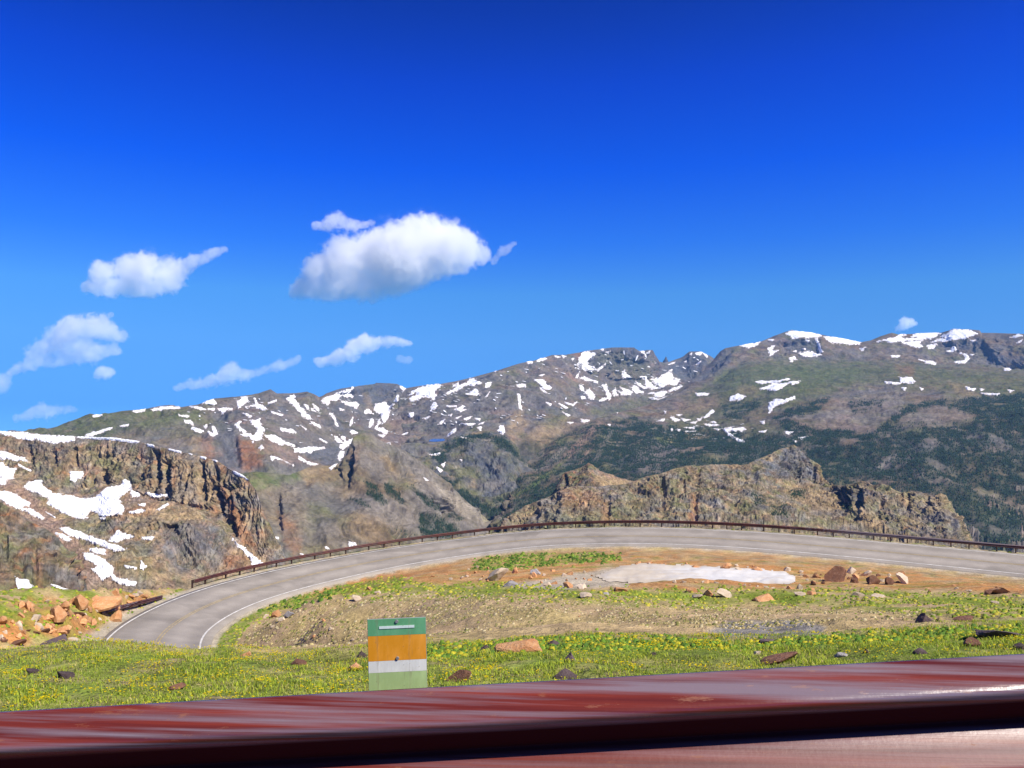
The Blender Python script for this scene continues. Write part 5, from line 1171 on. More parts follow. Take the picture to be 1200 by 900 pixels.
sf_ = np.stack([idx[jj * nu + ii], idx[(jj + 1) * nu + ii], idx[(jj + 1) * nu + ii + 1], idx[jj * nu + ii + 1]], -1)
dirt = np.clip(sstep(860, 720, gpx[sub].reshape(-1)[used]) * 0.9 + 0.5 * fbm(P3[sub].reshape(-1, 3)[used] / np.array([5.0, 1.2, 1]), 3) + sstep(3, 0, sdm.reshape(-1)[used]) * .5 + .9 * np.clip(fbm(P3[sub].reshape(-1, 3)[used] / np.array([1.6, .5, 1]) + 7, 4, .65) - .15, 0, 1), 0, 1)[:, None]
o = mk('snow_patch', SVv, sf_, tint_mat('dirty_snow', 0.9), cols=np.array([[.60, .585, .55]]) * (1 - dirt) + np.array([[.50, .43, .33]]) * dirt)
tag(o, 'long patch of dirty melting snow lying in the ditch below the road', 'snow patch')

# ------------------------------------------------------------------ rocks
def rock_mesh(name, seed, mat, sub=2):
    r = np.random.default_rng(seed)
    bm = bmesh.new(); bmesh.ops.create_icosphere(bm, subdivisions=sub + 1, radius=1.0)
    V = np.array([v.co[:] for v in bm.verts])
    for _ in range(13):
        n = r.normal(size=3); n /= np.linalg.norm(n); hgt = r.uniform(.30, .72)
        d = V @ n
        V = V - np.outer(np.maximum(d - hgt, 0) * .96, n)
    V += 0.05 * np.stack([noise(V * 3 + seed + k * 9) for k in range(3)], 1)
    V[:, 2] = np.where(V[:, 2] < -0.45, -0.45, V[:, 2])
    for v, c in zip(bm.verts, V): v.co = c
    me = bpy.data.meshes.new(name); bm.to_mesh(me); bm.free(); me.materials.append(mat)
    return me
def rock_mat(name, c1, c2, c3):
    m = bpy.data.materials.new(name); t = NT(m)
    o = t.objc()
    n1 = t.noise(o, 1.6, 5, 0.65); n2 = t.noise(o, 9.0, 4, 0.6)
    col = t.mix(t.remap(n1, 0.38, 0.62, 0, 1), c1, c2)
    col = t.mix(t.remap(n2, 0.55, 0.7, 0, 0.6), col, c3)
    hs = t.n.new("ShaderNodeHueSaturation"); t.l.new(col, hs.inputs['Color'])
    t.l.new(t.remap(t.rnd(), 0, 1, 0.7, 1.25), hs.inputs['Value'])
    t.bsdf(hs.outputs[0], 0.9, t.bump(n2, 0.5, 0.06), spec=0.2)
    return m
RM = dict(orange=rock_mat("orange_rock", (.54, .30, .14), (.44, .20, .085), (.60, .45, .30)), pale=rock_mat("pale_rock", (.54, .45, .34), (.46, .35, .24), (.40, .34, .28)),
          grey=rock_mat("grey_rock", (.36, .34, .33), (.28, .26, .26), (.44, .41, .37)), dark=rock_mat("dark_rock", (.12, .085, .085), (.085, .06, .065), (.20, .16, .14)), brown=rock_mat("brown_rock", (.20, .095, .055), (.12, .06, .04), (.34, .22, .15)))
RMESH = {k: [rock_mesh('rock', 100 + 7 * i + 31 * n, m) for n in range(5)] for i, (k, m) in enumerate(RM.items())}
def rock(px, py, w, h, kind, label, group=None, dmin=9.0, name='rock'):
    """a stone whose foot stands on the ground at photograph point px,py and which spans w by h photograph pixels"""
    g = hit(px, py, dmin)
    if g is None: return None
    x, y, z = g
    o = bpy.data.objects.new(name, random.choice(RMESH[kind])); COL.objects.link(o)
    k = y / F
    w *= 1.18; h *= 1.18
    sx_ = w * k / 1.6; sz_ = h * k / 1.1
    o.scale = (sx_, sx_ * random.uniform(.6, .95), sz_)
    o.rotation_euler = (random.uniform(-.2, .2), random.uniform(-.15, .15), random.choice([0, math.pi]) + random.uniform(-.35, .35))
    o.location = (x, y, z + sz_ * .22)
    tag(o, label, 'rock', group)
    return o
R_ = [(580, 679, 27, 13, 'pale', 'large pale orange boulder beside the green shrubby turf left of the snow patch'), (604, 672, 10, 10, 'orange', 'upright orange stone just right of the large pale orange boulder'),
      (628, 673, 10, 8, 'grey', 'small pale grey stone in front of the ditch left of the snow patch'), (432, 692, 11, 6, 'orange', 'small pinkish stone on turf above the long pale stone near the inner road edge'),
      (418, 703, 14, 7, 'pale', 'pale beige stone lying on turf nearest the left curve'), (444, 696, 9, 4, 'pale', 'flat pale stone right of the beige stone on turf'),
      (600, 686, 18, 6, 'grey', 'flat blue grey slab on turf in front of the large pale boulder'), (643, 687, 10, 5, 'pale', 'flat pale slab on turf below the left end of the snow patch'),
      (683, 690, 11, 9, 'pale', 'pointed pale stone at the lower left tip of the snow patch'), (688, 699, 15, 7, 'pale', 'broad tan stone on the green strip below the pointed pale stone'), (666, 689, 12, 6, 'orange', 'low orange stone left of the pointed pale stone'),
      (725, 693, 15, 7, 'orange', 'orange stone on turf just under the middle of the snow patch'), (711, 697, 9, 5, 'grey', 'small grey stone below the orange stone on turf'),
      (980, 681, 22, 14, 'brown', 'largest dark brown boulder right of the snow patch'), (1022, 684, 19, 10, 'brown', 'dark brown boulder with a flat top right of the largest brown boulder'), (1042, 685, 13, 7, 'brown', 'small dark boulder at the end of the brown boulder row'),
      (1001, 683, 12, 8, 'brown', 'reddish dark stone between the two dark brown boulders'), (1060, 684, 14, 13, 'pale', 'tall tan stone at the right end of the boulder row'), (997, 672, 12, 8, 'pale', 'tan block behind the largest dark brown boulder'), (1015, 675, 11, 7, 'pale', 'tan block behind the flat topped dark boulder'), (957, 677, 11, 6, 'orange', 'orange stone between snow patch tip and brown boulders'),
      (892, 704, 29, 7, 'orange', 'long flat orange slab on the green strip below the snow patch'), (852, 700, 19, 10, 'pale', 'pale orange boulder on turf left of the long flat slab'), (830, 698, 15, 9, 'orange', 'orange boulder next to the pale boulder below the snow'), (812, 694, 11, 9, 'orange', 'leaning orange stone at the lower edge of the snow patch'), (815, 701, 14, 6, 'pale', 'low pale stone below the leaning orange stone'),
      (850, 667, 13, 7, 'orange', 'orange stone on the upper edge of the snow patch'), (815, 666, 10, 5, 'orange', 'small orange stone above the middle of the snow patch'), (887, 669, 19, 5, 'orange', 'flat orange stone at the upper right edge of the snow'), (867, 669, 9, 4, 'pale', 'little pale stone on the snow edge between two orange stones'),
      (936, 698, 15, 6, 'pale', 'flat tan stone on turf right of the long slab'), (950, 697, 9, 7, 'orange', 'small square orange stone on turf right of the flat tan stone'), (1004, 699, 12, 5, 'pale', 'pale flat stone on the turf below the brown boulders'), (1032, 700, 16, 4, 'pale', 'thin pale slab on turf right of the pale flat stone'),
      (1172, 695, 34, 8, 'orange', 'wide orange rock ledge at the right edge below the road'), (1158, 697, 8, 7, 'brown', 'small dark stone left of the wide orange ledge'), (1165, 707, 10, 4, 'pale', 'pale chip on turf below the orange ledge'),
      (1083, 738, 28, 15, 'dark', 'dark purple grey boulder on the turf right of the gravel patch'), (1102, 738, 8, 9, 'dark', 'small dark stone against the dark purple boulder'), (1130, 730, 22, 10, 'brown', 'reddish brown boulder upslope of the dark purple boulder'),
      (323, 723, 18, 10, 'orange', 'pinkish orange boulder in the stone pile on the inner bank'), (338, 723, 12, 8, 'grey', 'blue grey block in the stone pile on the inner bank'), (312, 724, 8, 6, 'pale', 'small pale stone at the left end of the inner bank pile'), (331, 727, 8, 4, 'pale', 'tiny pale stone in front of the inner bank pile'),
      (118, 709, 32, 15, 'orange', 'largest orange boulder behind the short guardrail'), (135, 697, 13, 9, 'orange', 'rounded orange boulder on the brow above the largest orange boulder'), (95, 712, 18, 13, 'orange', 'tall orange boulder left of the largest orange boulder'), (77, 715, 13, 11, 'orange', 'orange block left of the tall orange boulder'), (67, 727, 23, 15, 'orange', 'sharp orange boulder below the orange block'), (42, 727, 14, 9, 'pale', 'pale orange stone at the left of the sharp boulder'),
      (65, 768, 32, 20, 'dark', 'dark grey boulder at the crest of the grassy bank'), (90, 764, 18, 10, 'grey', 'flat grey stone right of the dark boulder at the crest'), (84, 752, 15, 8, 'pale', 'pale pink stone just behind the grass crest'), (103, 728, 12, 7, 'orange', 'orange stone in front of the short guardrail'), (92, 726, 11, 8, 'orange', 'orange stone beside the sharp boulder'), (105, 716, 10, 7, 'orange', 'orange stone between the largest boulder and the short guardrail'), (20, 756, 14, 7, 'brown', 'brown stone low in the rubble at the left edge')]
for (x, y, w, h_, kd, lb) in R_:
    rock(x, y, w, h_, kd, lb, dmin=30 if x < 400 and y < 757 else 9)
# rubble: each stone named by its look and by the landmark it lies next to
LAND = [(118, 703, 'the largest orange boulder'), (95, 706, 'the tall orange boulder'), (67, 720, 'the sharp orange boulder'), (155, 708, 'the short guardrail'), (65, 758, 'the dark boulder at the grass crest'), (42, 722, 'the pale stone on the left bank'), (20, 752, 'the brown stone at the left edge'), (77, 710, 'the orange block'),
        (580, 672, 'the large pale orange boulder'), (604, 667, 'the upright orange stone'), (702, 680, 'the left tip of the snow patch'), (640, 655, 'the roadside plants'), (628, 669, 'the small pale grey stone'), (500, 664, 'the inner white road line'),
        (892, 700, 'the long flat orange slab'), (812, 689, 'the leaning orange stone'), (852, 696, 'the pale orange boulder on turf'), (725, 690, 'the orange stone under the snow'),
        (980, 675, 'the largest dark brown boulder'), (1022, 679, 'the flat topped dark boulder'), (1060, 678, 'the tall tan stone'), (933, 679, 'the right tip of the snow patch'), (850, 664, 'the orange stone on the snow edge'), (760, 662, 'the upper edge of the snow patch'),
        (1172, 691, 'the wide orange ledge'), (1120, 684, 'the orange roadside bank'), (1083, 731, 'the dark purple grey boulder'), (895, 738, 'the grey gravel patch'), (320, 720, 'the stone pile on the inner bank'), (467, 740, 'the marker post'), (612, 750, 'the flat bright orange slab'), (700, 735, 'the middle of the tan gravel'), (430, 700, 'the pale beige stone on turf')]
USED = set()
def own_label(x, y, w, kind):
    size = 'tiny' if w < 3.6 else 'small' if w < 6 else 'middling' if w < 8.5 else 'big'
    colr = dict(orange='orange', pale='tan', brown='brown', grey='grey', dark='dark')[kind]
    near = sorted(LAND, key=lambda q: (q[0] - x) ** 2 + 4 * (q[1] - y) ** 2)[:4]
    for q in near:
        dx, dy = x - q[0], (y - q[1]) * 2
        h_ = 'right' if dx > 0 else 'left'
        if abs(dx) > 2.2 * abs(dy): rel = 'to the %s of' % h_
        elif abs(dy) > 2.2 * abs(dx): rel = 'below' if dy > 0 else 'above'
        else: rel = ('below and %s of' if dy > 0 else 'above and %s of') % h_
        far = '' if abs(dx) + abs(dy) < 28 else 'well '
        lb = '%s %s stone lying %s%s %s' % (size, colr, far, rel, q[2])
        if lb not in USED:
            USED.add(lb); return lb
    return None
def rubble(n, poly, kinds, wr, label, group, dmin=9.0):
    P_ = np.array(poly); c = 0; tries = 0
    while c < n and tries < n * 40:
        tries += 1
        x = random.uniform(P_[:, 0].min(), P_[:, 0].max()); y = random.uniform(P_[:, 1].min(), P_[:, 1].max())
        if poly_sd(poly, np.array([x]), np.array([y]))[0] < 0: continue
        w = wr[0] * (wr[1] / wr[0]) ** (random.random() ** 1.6); kd = random.choice(kinds)
        lb = own_label(x, y, w, kd)
        if lb is None: continue
        if rock(x, y, w, w * random.uniform(.45, .8), kd, lb, group, dmin): c += 1
rubble(78, [(0, 715), (60, 703), (140, 696), (185, 697), (150, 715), (112, 745), (60, 746), (0, 756)], ['orange', 'orange', 'orange', 'pale', 'brown', 'orange'], (5, 15), '', 'orange rubble left of the road', 35)
rubble(40, [(480, 680), (560, 665), (640, 668), (700, 668), (690, 684), (600, 686)], ['orange', 'orange', 'pale'], (3, 9), '', 'stones left of the snow patch', 40)
rubble(26, [(780, 688), (900, 690), (960, 692), (940, 702), (800, 704)], ['orange', 'pale', 'pale'], (3, 9), '', 'stones below the snow patch', 40)
rubble(26, [(935, 668), (1060, 674), (1075, 684), (940, 686)], ['pale', 'orange', 'brown', 'orange'], (3, 11), '', 'stones among the brown boulders', 40)
rubble(14, [(700, 664), (760, 659), (900, 665), (935, 670), (900, 668), (760, 662)], ['orange', 'pale'], (3, 8), '', 'stones above the snow patch', 40)
rubble(22, [(290, 740), (350, 715), (450, 700), (700, 720), (1000, 722), (1000, 742), (700, 748), (430, 755)], ['pale', 'grey', 'pale', 'orange'], (3, 6.5), '', 'stones on the infield gravel', 12)
rubble(12, [(1080, 682), (1200, 692), (1200, 702), (1090, 696)], ['orange', 'orange', 'pale'], (3, 9), '', 'orange stones at the right', 30)
NEAR = [(612, 762, 46, 13, 'orange', 'flat bright orange slab at the top of the near grass bank'), (570, 762, 22, 7, 'dark', 'dark grey stone left of the flat bright orange slab'), (648, 757, 12, 5, 'dark', 'small dark stone right of the flat bright orange slab'), (668, 776, 19, 12, 'dark', 'dark stone in the near grass right of the orange slab'), (663, 793, 26, 10, 'dark', 'low brown grey stone in the grass just above the rail below the dark stone'), (912, 776, 38, 11, 'brown', 'long dark brown stone in the near grass right of centre'), (985, 770, 19, 8, 'grey', 'grey stone in the near grass right of the long brown stone'), (888, 767, 10, 5, 'pale', 'white chip in grass left of the long brown stone'),
        (1015, 765, 8, 5, 'dark', 'small dark stone in the near grass'), (898, 754, 22, 7, 'dark', 'dark reddish clod at the top of the near grass'), (1167, 748, 62, 13, 'dark', 'wide flat dark purple rock at the right of the grass bank'), (1140, 757, 28, 10, 'brown', 'dark brown stone under the wide purple rock'), (1195, 762, 14, 10, 'dark', 'dark stone at the right edge above the rail'), (540, 798, 24, 10, 'brown', 'brown stone in the grass just right of the marker post'), (1078, 766, 14, 6, 'dark', 'dark clod in grass below the dark purple boulder'), (765, 768, 10, 5, 'dark', 'tiny dark stone on the grass bank at centre right'), (416, 785, 26, 9, 'orange', 'orange stone in grass left of the marker post'), (424, 770, 16, 8, 'dark', 'dark stone left of the marker post at the crest'),
        (37, 790, 13, 8, 'dark', 'dark stone in the left grass near the edge'), (76, 795, 16, 11, 'dark', 'dark clod in the left grass right of the edge stone'), (205, 808, 22, 6, 'brown', 'brown grey flat stone low in the left grass'), (350, 779, 25, 6, 'brown', 'flat brown stone at the crest left of centre'), (290, 768, 13, 6, 'orange', 'orange stone peeking over the grass crest')]
for (x, y, w, h_, kd, lb) in NEAR:
    rock(x, y, w, h_, kd, lb, dmin=4.2)

# ------------------------------------------------------------------ grass, flowers, cushion plants
def blades(n, xs, ys, zs, h, wdt, lean, col):
    """n bent blades, two faces each"""
    az = rng.uniform(0, 2 * math.pi, n); la = rng.uniform(0.15, 1.0, n) * lean
    dx, dy = np.cos(az), np.sin(az)
    sx_, sy_ = -dy * wdt / 2, dx * wdt / 2
    B0 = np.stack([xs - sx_, ys - sy_, zs], 1); B1 = np.stack([xs + sx_, ys + sy_, zs], 1)
    mx, my, mz = xs + dx * h * la * .35, ys + dy * h * la * .35, zs + h * .6
    M0 = np.stack([mx - sx_ * .8, my - sy_ * .8, mz], 1); M1 = np.stack([mx + sx_ * .8, my + sy_ * .8, mz], 1)
    T = np.stack([xs + dx * h * la, ys + dy * h * la, zs + h * (1 - .25 * la)], 1)
    V = np.stack([B0, B1, M1, M0, T], 1).reshape(-1, 3)
    b = np.arange(n)[:, None] * 5
    f = np.concatenate([b + np.array([[0, 1, 2]]), b + np.array([[0, 2, 3]]), b + np.array([[3, 2, 4]])])
    return V, f, np.repeat(col, 5, 0)

# near bank
nb_ = 150000
yy = 3.6 + (DCR + 1.1 - 3.6) * rng.random(nb_) ** 0.85
pxx = rng.uniform(-60, 1260, nb_); xx = (pxx - CX) / F * yy
dens = fbm(np.stack([xx / .35, yy / .35, 0 * xx], -1), 3) + .25
ok = dens > rng.uniform(-.25, .32, nb_)
ok &= ~((yy > DCR - .2) & (rng.random(nb_) < .35))
xx, yy = xx[ok], yy[ok]; n_ = len(xx)
big = fbm(np.stack([xx / .9, yy / .9, 0 * xx + 3], -1), 3)
pal_g = np.array([(.26, .34, .035), (.38, .43, .04), (.18, .26, .035), (.46, .39, .14)])
ci = np.clip((big * 1.6 + rng.normal(0, .55, n_) + 1.1), 0, 2.99).astype(int); ci = np.where(rng.random(n_) < .10 + .5 * np.clip(fbm(np.stack([xx / .6, yy / .4, 0 * xx + 77], -1), 3) - .1, 0, 1), 3, ci)
colg = 1.1 * pal_g[ci] * rng.uniform(.75, 1.25, (n_, 1))
V, f, c = blades(n_, xx, yy, gz(xx, yy) - .004, rng.uniform(.010, .036, n_) * np.clip(1 + 1.0 * big + .5 * (rng.random(n_) < .06), .5, 2.2), rng.uniform(.003, .008, n_), 1.1, colg)
mgr = tint_mat("grass_blade", .7, .4)
o = mk('grass', V, f, mgr, cols=c, smooth=False); tag(o, 'short green alpine grass on the near bank behind the guardrail', 'grass', None, 'stuff')
# yellow flowers: small open cups in drifts
nf = 30000
yy = 3.8 + (DCR + .9 - 3.8) * rng.random(nf) ** .8; pxx = rng.uniform(-60, 1260, nf); xx = (pxx - CX) / F * yy
dn = fbm(np.stack([xx / .5, yy / .4, 0 * xx + 21], -1), 3, .6)
side = np.interp(pxx, [0, 300, 480, 620, 900, 1200], [.10, .08, .0, -.05, -.12, -.22])
ok = dn + side > rng.uniform(.0, .6, nf)
xx, yy = xx[ok], yy[ok]; n_ = len(xx); zz = gz(xx, yy) + rng.uniform(.016, .04, n_); r_ = rng.uniform(.004, .0085, n_)
Vs = [np.stack([xx, yy, zz - r_ * .5], 1)]
a0 = rng.uniform(0, 6.28, n_)
for k in range(5):
    a = a0 + k * 2 * math.pi / 5; Vs.append(np.stack([xx + np.cos(a) * r_, yy + np.sin(a) * r_, zz + r_ * .35], 1))
V = np.stack(Vs, 1).reshape(-1, 3); b = np.arange(n_)[:, None] * 6
f = np.concatenate([b + np.array([[0, 1 + k, 1 + (k + 1) % 5]]) for k in range(5)])
cf = np.repeat(np.array([(.80, .62, .01)]) * rng.uniform(.7, 1.1, (n_, 1)), 6, 0)
o = mk('yellow_flowers', V, f, tint_mat("petal", .6, .35), cols=cf, smooth=False); tag(o, 'tiny yellow flowers in drifts through the near grass', 'flowers', None, 'stuff')

# tufts and cushions farther off, sized with what grows there
def cushions(name, label, n, polys, hr, cols, mat, dmin, dmax, bias=0.0, flat=.6):
    px_ = []; py_ = []
    for poly in polys:
        P_ = np.array(poly); k = n // len(polys)
        x = rng.uniform(P_[:, 0].min(), P_[:, 0].max(), k); y = rng.uniform(P_[:, 1].min(), P_[:, 1].max(), k)
        s = poly_sd(poly, x, y) + 4 * rng.normal(size=k) * .6 > -1
        px_.append(x[s]); py_.append(y[s])
    px_ = np.concatenate(px_); py_ = np.concatenate(py_)
    # nearest visible ground vertex for each
    vis = (GD > dmin) & (GD < dmax)
    cell = {}
    key = (np.round(gpx[vis] / 3).astype(int) * 4000 + np.round(gpy[vis]).astype(int))
    order = np.argsort(-GD[vis]); ks = key[order]; ids = np.nonzero(vis.ravel())[0][order]
    look = dict(zip(ks.tolist(), ids.tolist()))
    kk = (np.round(px_ / 3).astype(int) * 4000 + np.round(py_).astype(int)).tolist()
    sel = np.array([look.get(q, -1) for q in kk]); good = sel >= 0
    sel = sel[good]; n_ = len(sel)
    base = GP.reshape(-1, 3)[sel]
    x = base[:, 0] + rng.uniform(-1.2, 1.2, n_) * base[:, 1] / F * 2; y = base[:, 1] + rng.normal(0, .15, n_) * base[:, 1] / 20
    z = gz(x, y)
    dd = fbm(np.stack([x / 2.2, y / 2.2, 0 * x + 5], -1), 3)
    s_, _ = near_road(x, y)
    k2 = (dd + bias > rng.uniform(-.5, .5, n_)) & (np.abs(s_) > RW / 2 + .7)
    x, y, z = x[k2], y[k2], z[k2]; n_ = len(x)
    if n_ == 0: return
    r = rng.uniform(hr[0], hr[1], n_) * np.clip(y / 60.0, .25, 1.2); h = r * rng.uniform(.5, 1.1, n_) * flat
    Vs = []; a0 = rng.uniform(0, 6.28, n_)
    for k in range(5):
        a = a0 + k * 1.2566; q = r * rng.uniform(.6, 1.15, n_); Vs.append(np.stack([x + np.cos(a) * q, y + np.sin(a) * q, z - .03], 1))
    for k in range(3):
        a = a0 + k * 2.09; Vs.append(np.stack([x + np.cos(a) * r * .45, y + np.sin(a) * r * .45, z + h * rng.uniform(.6, 1.1, n_)], 1))
    V = np.stack(Vs, 1).reshape(-1, 3); b = np.arange(n_)[:, None] * 8
    tri = [(0, 1, 5), (1, 6, 5), (1, 2, 6), (2, 3, 6), (3, 7, 6), (3, 4, 7), (4, 0, 7), (0, 5, 7), (5, 6, 7)]
    f = np.concatenate([b + np.array([t_]) for t_ in tri])
    cl = np.array(cols)[rng.integers(0, len(cols), n_)] * rng.uniform(.7, 1.3, (n_, 1))
    o = mk(name, V, f, mat, cols=np.repeat(cl, 8, 0), smooth=False)
    tag(o, label, 'plants', None, 'stuff')
mcu = tint_mat("cushion_leaf", .85, .15)
cushions('turf_tufts', 'green turf tufts across the infield and beside the road', 42000, [G_STRIP, G_STRIP, G_INNER, G_LEFT], (.10, .24), [(.20, .27, .03), (.15, .22, .025), (.30, .32, .04), (.42, .37, .05)], mcu, 9.5, 110, .15)
cushions('roadside_plants', 'bright green low plants beside the inner road edge', 7000, [G_ROADSIDE, [(300, 715), (330, 704), (400, 688), (395, 694), (330, 712)]], (.10, .32), [(.10, .18, .025), (.16, .24, .03), (.07, .13, .02), (.26, .26, .06)], mcu, 40, 115, -.05, .8)
cushions('dry_tufts', 'dry straw coloured tufts scattered over the gravel', 26000, [[(270, 765), (300, 730), (450, 692), (600, 700), (850, 712), (1100, 718), (1100, 745), (900, 752), (700, 752), (430, 768)]], (.07, .2), [(.40, .33, .15), (.30, .24, .10), (.20, .20, .06), (.45, .38, .22)], mcu, 9.5, 90, .1)
cushions('edge_tufts', 'green and straw tufts along the foot of the far guardrail', 3000, [[(225, 694), (333, 668), (500, 634), (667, 617), (733, 615), (800, 615), (900, 620), (1000, 629), (1200, 648), (1200, 655), (1000, 634), (800, 619), (667, 621), (500, 640), (333, 674)]], (.12, .3), [(.16, .19, .03), (.28, .25, .06), (.10, .13, .025)], mcu, 70, 135, .2)
nt = 9000
px_ = rng.uniform(430, 1500, nt)
cushions('crest_plants', 'dense green and yellow plants along the crest of the near bank', 16000, [[(430, 772), (500, 757), (700, 746), (900, 752), (1000, 743), (1200, 733), (1200, 770), (900, 775), (600, 790)]], (.10, .2), [(.12, .22, .025), (.18, .27, .03), (.08, .16, .025), (.42, .38, .03)], mcu, 7.0, 16, .3)
print('foreground', time.time() - T0)
#@@SKY

# ------------------------------------------------------------------ clouds
def cloud_mat(caps, k, dens, soft):
    """thick along the core of each puff or streak, torn into wisps by noise towards its edge"""
    m = bpy.data.materials.new("cloud"); t = NT(m)
    vol = t.n.new("ShaderNodeVolumePrincipled")
    vol.inputs['Color'].default_value = (1, 1, 1, 1); vol.inputs['Anisotropy'].default_value = 0.1
    o = t.objc()
    wn_ = t.n.new("ShaderNodeTexNoise"); wn_.inputs['Scale'].default_value = 1 / (26.0 * k); wn_.inputs['Detail'].default_value = 4
    t.l.new(o, wn_.inputs['Vector'])
    wv = t.n.new("ShaderNodeVectorMath"); wv.operation = 'MULTIPLY_ADD'
    t.l.new(wn_.outputs['Color'], wv.inputs[0]); wv.inputs[1].default_value = (14 * k,) * 3; t.l.new(o, wv.inputs[2])
    ws = t.n.new("ShaderNodeVectorMath"); ws.operation = 'SUBTRACT'; t.l.new(wv.outputs[0], ws.inputs[0]); ws.inputs[1].default_value = (7 * k,) * 3
    q0 = ws.outputs[0]
    def vm(op, a_, b_=None):
        n = t.n.new("ShaderNodeVectorMath"); n.operation = op
        for i, x in enumerate((a_, b_)):
            if x is None: continue
            if isinstance(x, tuple): n.inputs[i].default_value = x
            else: t.l.new(x, n.inputs[i])
        return n
    f = None
    for (a_, b_, ra, rb) in caps:
        ab = b_ - a_; L2 = float(ab @ ab)
        pa_ = vm('SUBTRACT', q0, tuple(a_)).outputs[0]
        if L2 > 1:
            dt = vm('DOT_PRODUCT', pa_, tuple(ab / L2)).outputs['Value']
            tc = t.n.new("ShaderNodeClamp"); t.l.new(dt, tc.inputs[0]); tt = tc.outputs[0]
            sc_ = vm('SCALE', tuple(ab)); t.l.new(tt, sc_.inputs['Scale'])
            dist = vm('DISTANCE', pa_, sc_.outputs[0]).outputs['Value']
            rad = t.remap(tt, 0, 1, ra, rb)
        else:
            dist = vm('LENGTH', pa_).outputs['Value']; rad = ra
        g = t.math('SUBTRACT', 1.0, t.math('DIVIDE', dist, rad))
        if f is None: f = g
        else:
            n = t.n.new("ShaderNodeMath"); n.operation = 'SMOOTH_MAX'; n.inputs[2].default_value = 0.2
            t.l.new(f, n.inputs[0]); t.l.new(g, n.inputs[1]); f = n.outputs[0]
    n1 = t.noise(o, 1 / (11.0 * k), 8, 0.70, 0.5)
    q = t.math('SUBTRACT', f, t.math('MULTIPLY', t.remap(n1, 0.3, 0.7, 0, 1), soft))
    t.l.new(t.remap(q, 0.0, 0.17, 0.0, dens), vol.inputs['Density'])
    t.l.new(vol.outputs[0], t.out.inputs['Volume'])
    tp_ = t.n.new("ShaderNodeBsdfTransparent"); df_ = t.n.new("ShaderNodeBsdfDiffuse"); df_.inputs['Color'].default_value = (.85, .86, .88, 1)
    mx = t.n.new("ShaderNodeMixShader"); mx.inputs[0].default_value = 0.002
    t.l.new(tp_.outputs[0], mx.inputs[1]); t.l.new(df_.outputs[0], mx.inputs[2]); t.l.new(mx.outputs[0], t.out.inputs['Surface'])
    return m

def cloud(label, runs, dkm, soft=0.5, vox=0.02, dens=6.0):
    """runs: lists of (px, py, radius px); each run is one puff or a streak through its points"""
    d = dkm * 1000.0; k = d / F
    al = [p for r in runs for p in r]
    c0 = unproj(np.mean([p[0] for p in al]), np.mean([p[1] for p in al]), d)
    bm = bmesh.new(); caps = []
    for run in runs:
        pts = [(unproj(x, y, d) + np.array([0, random.gauss(0, .3) * r * k, 0]) - c0, r * k * 1.45) for x, y, r in run]
        for i in range(max(1, len(pts) - 1)):
            (pa_, ra), (pb_, rb) = pts[i], pts[min(i + 1, len(pts) - 1)]
            caps.append((pa_, pb_, ra, rb))
            n = max(1, int(np.linalg.norm(pb_ - pa_) / (0.5 * min(ra, rb))) + 1)
            for q in range(n + 1):
                f = q / n
                bmesh.ops.create_icosphere(bm, subdivisions=2, radius=(ra * (1 - f) + rb * f) * 1.0, matrix=Matrix.Translation(pa_ * (1 - f) + pb_ * f))
    me = bpy.data.meshes.new('cloud'); bm.to_mesh(me); bm.free()
    o = bpy.data.objects.new('cloud', me); COL.objects.link(o); o.location = c0
    size = max(max(v.co[i] for v in me.vertices) - min(v.co[i] for v in me.vertices) for i in range(3))
    rm = o.modifiers.new('r', 'REMESH'); rm.mode = 'VOXEL'; rm.voxel_size = size * vox
    dg = bpy.context.evaluated_depsgraph_get()
    m2 = bpy.data.meshes.new_from_object(o.evaluated_get(dg))
    o.modifiers.clear(); o.data = m2; m2.name = 'cloud'
    m2.materials.clear(); m2.materials.append(cloud_mat(caps, k, dens / (1000 * k / 14.7), soft))
    tag(o, label, 'cloud')
    return o
def CB(pts, sc=1200 / 620.0, oy=240): return [(x / sc, y / sc + oy, r / sc) for x, y, r in pts]
def one(*pts): return [CB([p]) for p in pts]
def run(*pts): return [CB(list(pts))]
cloud('largest bright white cumulus cloud high over the middle of the ridge', run((675, 190, 24), (740, 182, 32), (830, 182, 34), (890, 172, 34), (960, 146, 34), (1040, 126, 28), (1095, 110, 18)) + one((730, 150, 40), (790, 128, 56), (850, 118, 62), (910, 110, 66), (965, 85, 58), (1015, 95, 56), (1055, 100, 42), (940, 55, 28), (975, 45, 22)), 14)
cloud('thin torn wisp above the upper left of the largest cloud', run((712, 46, 12), (760, 40, 22), (810, 46, 16), (850, 40, 8)), 13.6, .8, .03, 5)
cloud('small curved wisp just right of the largest cloud', run((1122, 128, 8), (1140, 108, 12), (1163, 88, 9)), 13.6, .8, .04, 5)
cloud('ragged white cloud at upper left with a trailing tail', run((200, 185, 18), (250, 185, 26), (330, 185, 26), (395, 178, 20)) + one((235, 158, 32), (280, 148, 40), (330, 146, 42), (375, 152, 38)) + run((400, 160, 22), (440, 130, 17), (480, 112, 12), (508, 100, 8)), 15, .66)
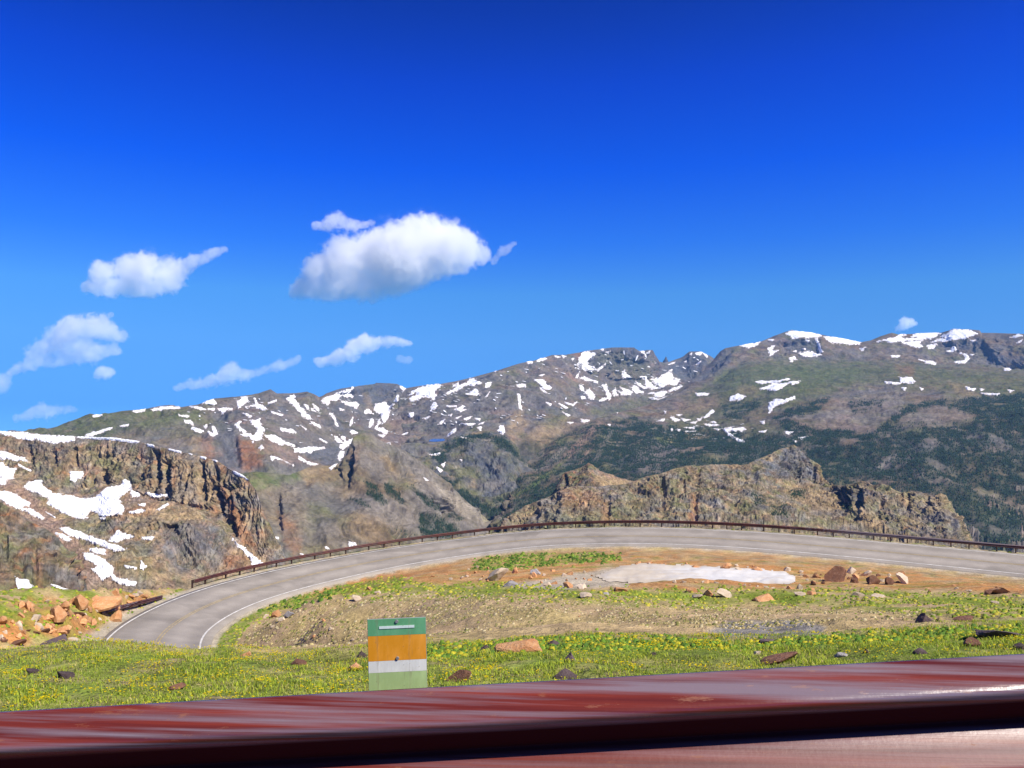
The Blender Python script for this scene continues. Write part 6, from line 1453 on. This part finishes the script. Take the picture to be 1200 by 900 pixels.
cloud('grey and white cloud lowest at the left above the plateau', run((70, 340, 16), (115, 308, 28), (165, 284, 36), (225, 280, 34), (272, 294, 20)) + run((120, 330, 20), (200, 312, 22)) + run((20, 378, 10), (80, 356, 20), (150, 345, 20), (215, 335, 24), (262, 328, 16)) + run((215, 270, 16), (250, 252, 8)), 17, .72, .02, 4.5)
cloud('tiny round cloud under the grey cloud at left', run((228, 385, 14), (245, 380, 16)), 17, .7, .04, 9)
cloud('faint low streak of cloud left of centre above the ridge', run((402, 415, 8), (450, 404, 13), (490, 396, 18), (525, 382, 24), (560, 385, 15), (600, 377, 11), (640, 361, 16), (675, 350, 9)), 22, .75, .02, 5)
cloud('long narrow white cloud low over the middle of the ridge', run((718, 357, 10), (765, 346, 19), (800, 330, 24), (830, 316, 24), (865, 313, 16), (900, 310, 15), (930, 313, 9)), 20, .72, .02, 10)
cloud('little puff of cloud above the snowy summit on the right', [[(1052, 386, 4.5), (1059, 381, 8), (1067, 378, 7), (1072, 379, 4)]], 18, .75, .03, 8)
cloud('dim flat cloud scrap low at the far left edge', [[(18, 489, 5), (55, 482, 10), (88, 479, 5)]], 30, .8, .03, 4)
cloud('small cloud scrap at the left edge below the grey cloud', [[(-20, 446, 9), (0, 448, 11), (8, 440, 6)]], 26, .5, .04, 3.5)
cloud('speck of cloud right of the long narrow white cloud', [[(467, 421, 4), (478, 422, 5)]], 20, .5, .05, 3)

# ------------------------------------------------------------------ the air
hz_ = box_mesh('haze', 34000, 34000, 2551 + 0, None, 0)
hz_.materials.clear()
mh = bpy.data.materials.new("clear_mountain_air"); t = NT(mh)
vol = t.n.new("ShaderNodeVolumePrincipled"); vol.inputs['Color'].default_value = (.22, .52, 1.0, 1); vol.inputs['Density'].default_value = 1.6e-5; vol.inputs['Anisotropy'].default_value = 0.2
t.l.new(vol.outputs[0], t.out.inputs['Volume'])
hz_.materials.append(mh)
ho = bpy.data.objects.new('haze', hz_); COL.objects.link(ho); ho.location = (0, 0, -1251 + 2551 / 2)
tag(ho, 'thin blue mountain air between the road and the far ridges', None, None, 'stuff')
print('done', time.time() - T0, max(float(v['P'][..., 2].max()) for v in (B, C, D)), sum(len(o.data.polygons) * (2 if len(o.data.polygons[0].vertices) == 4 else 1) for o in SC.objects if o.type == 'MESH' and len(o.data.polygons)))
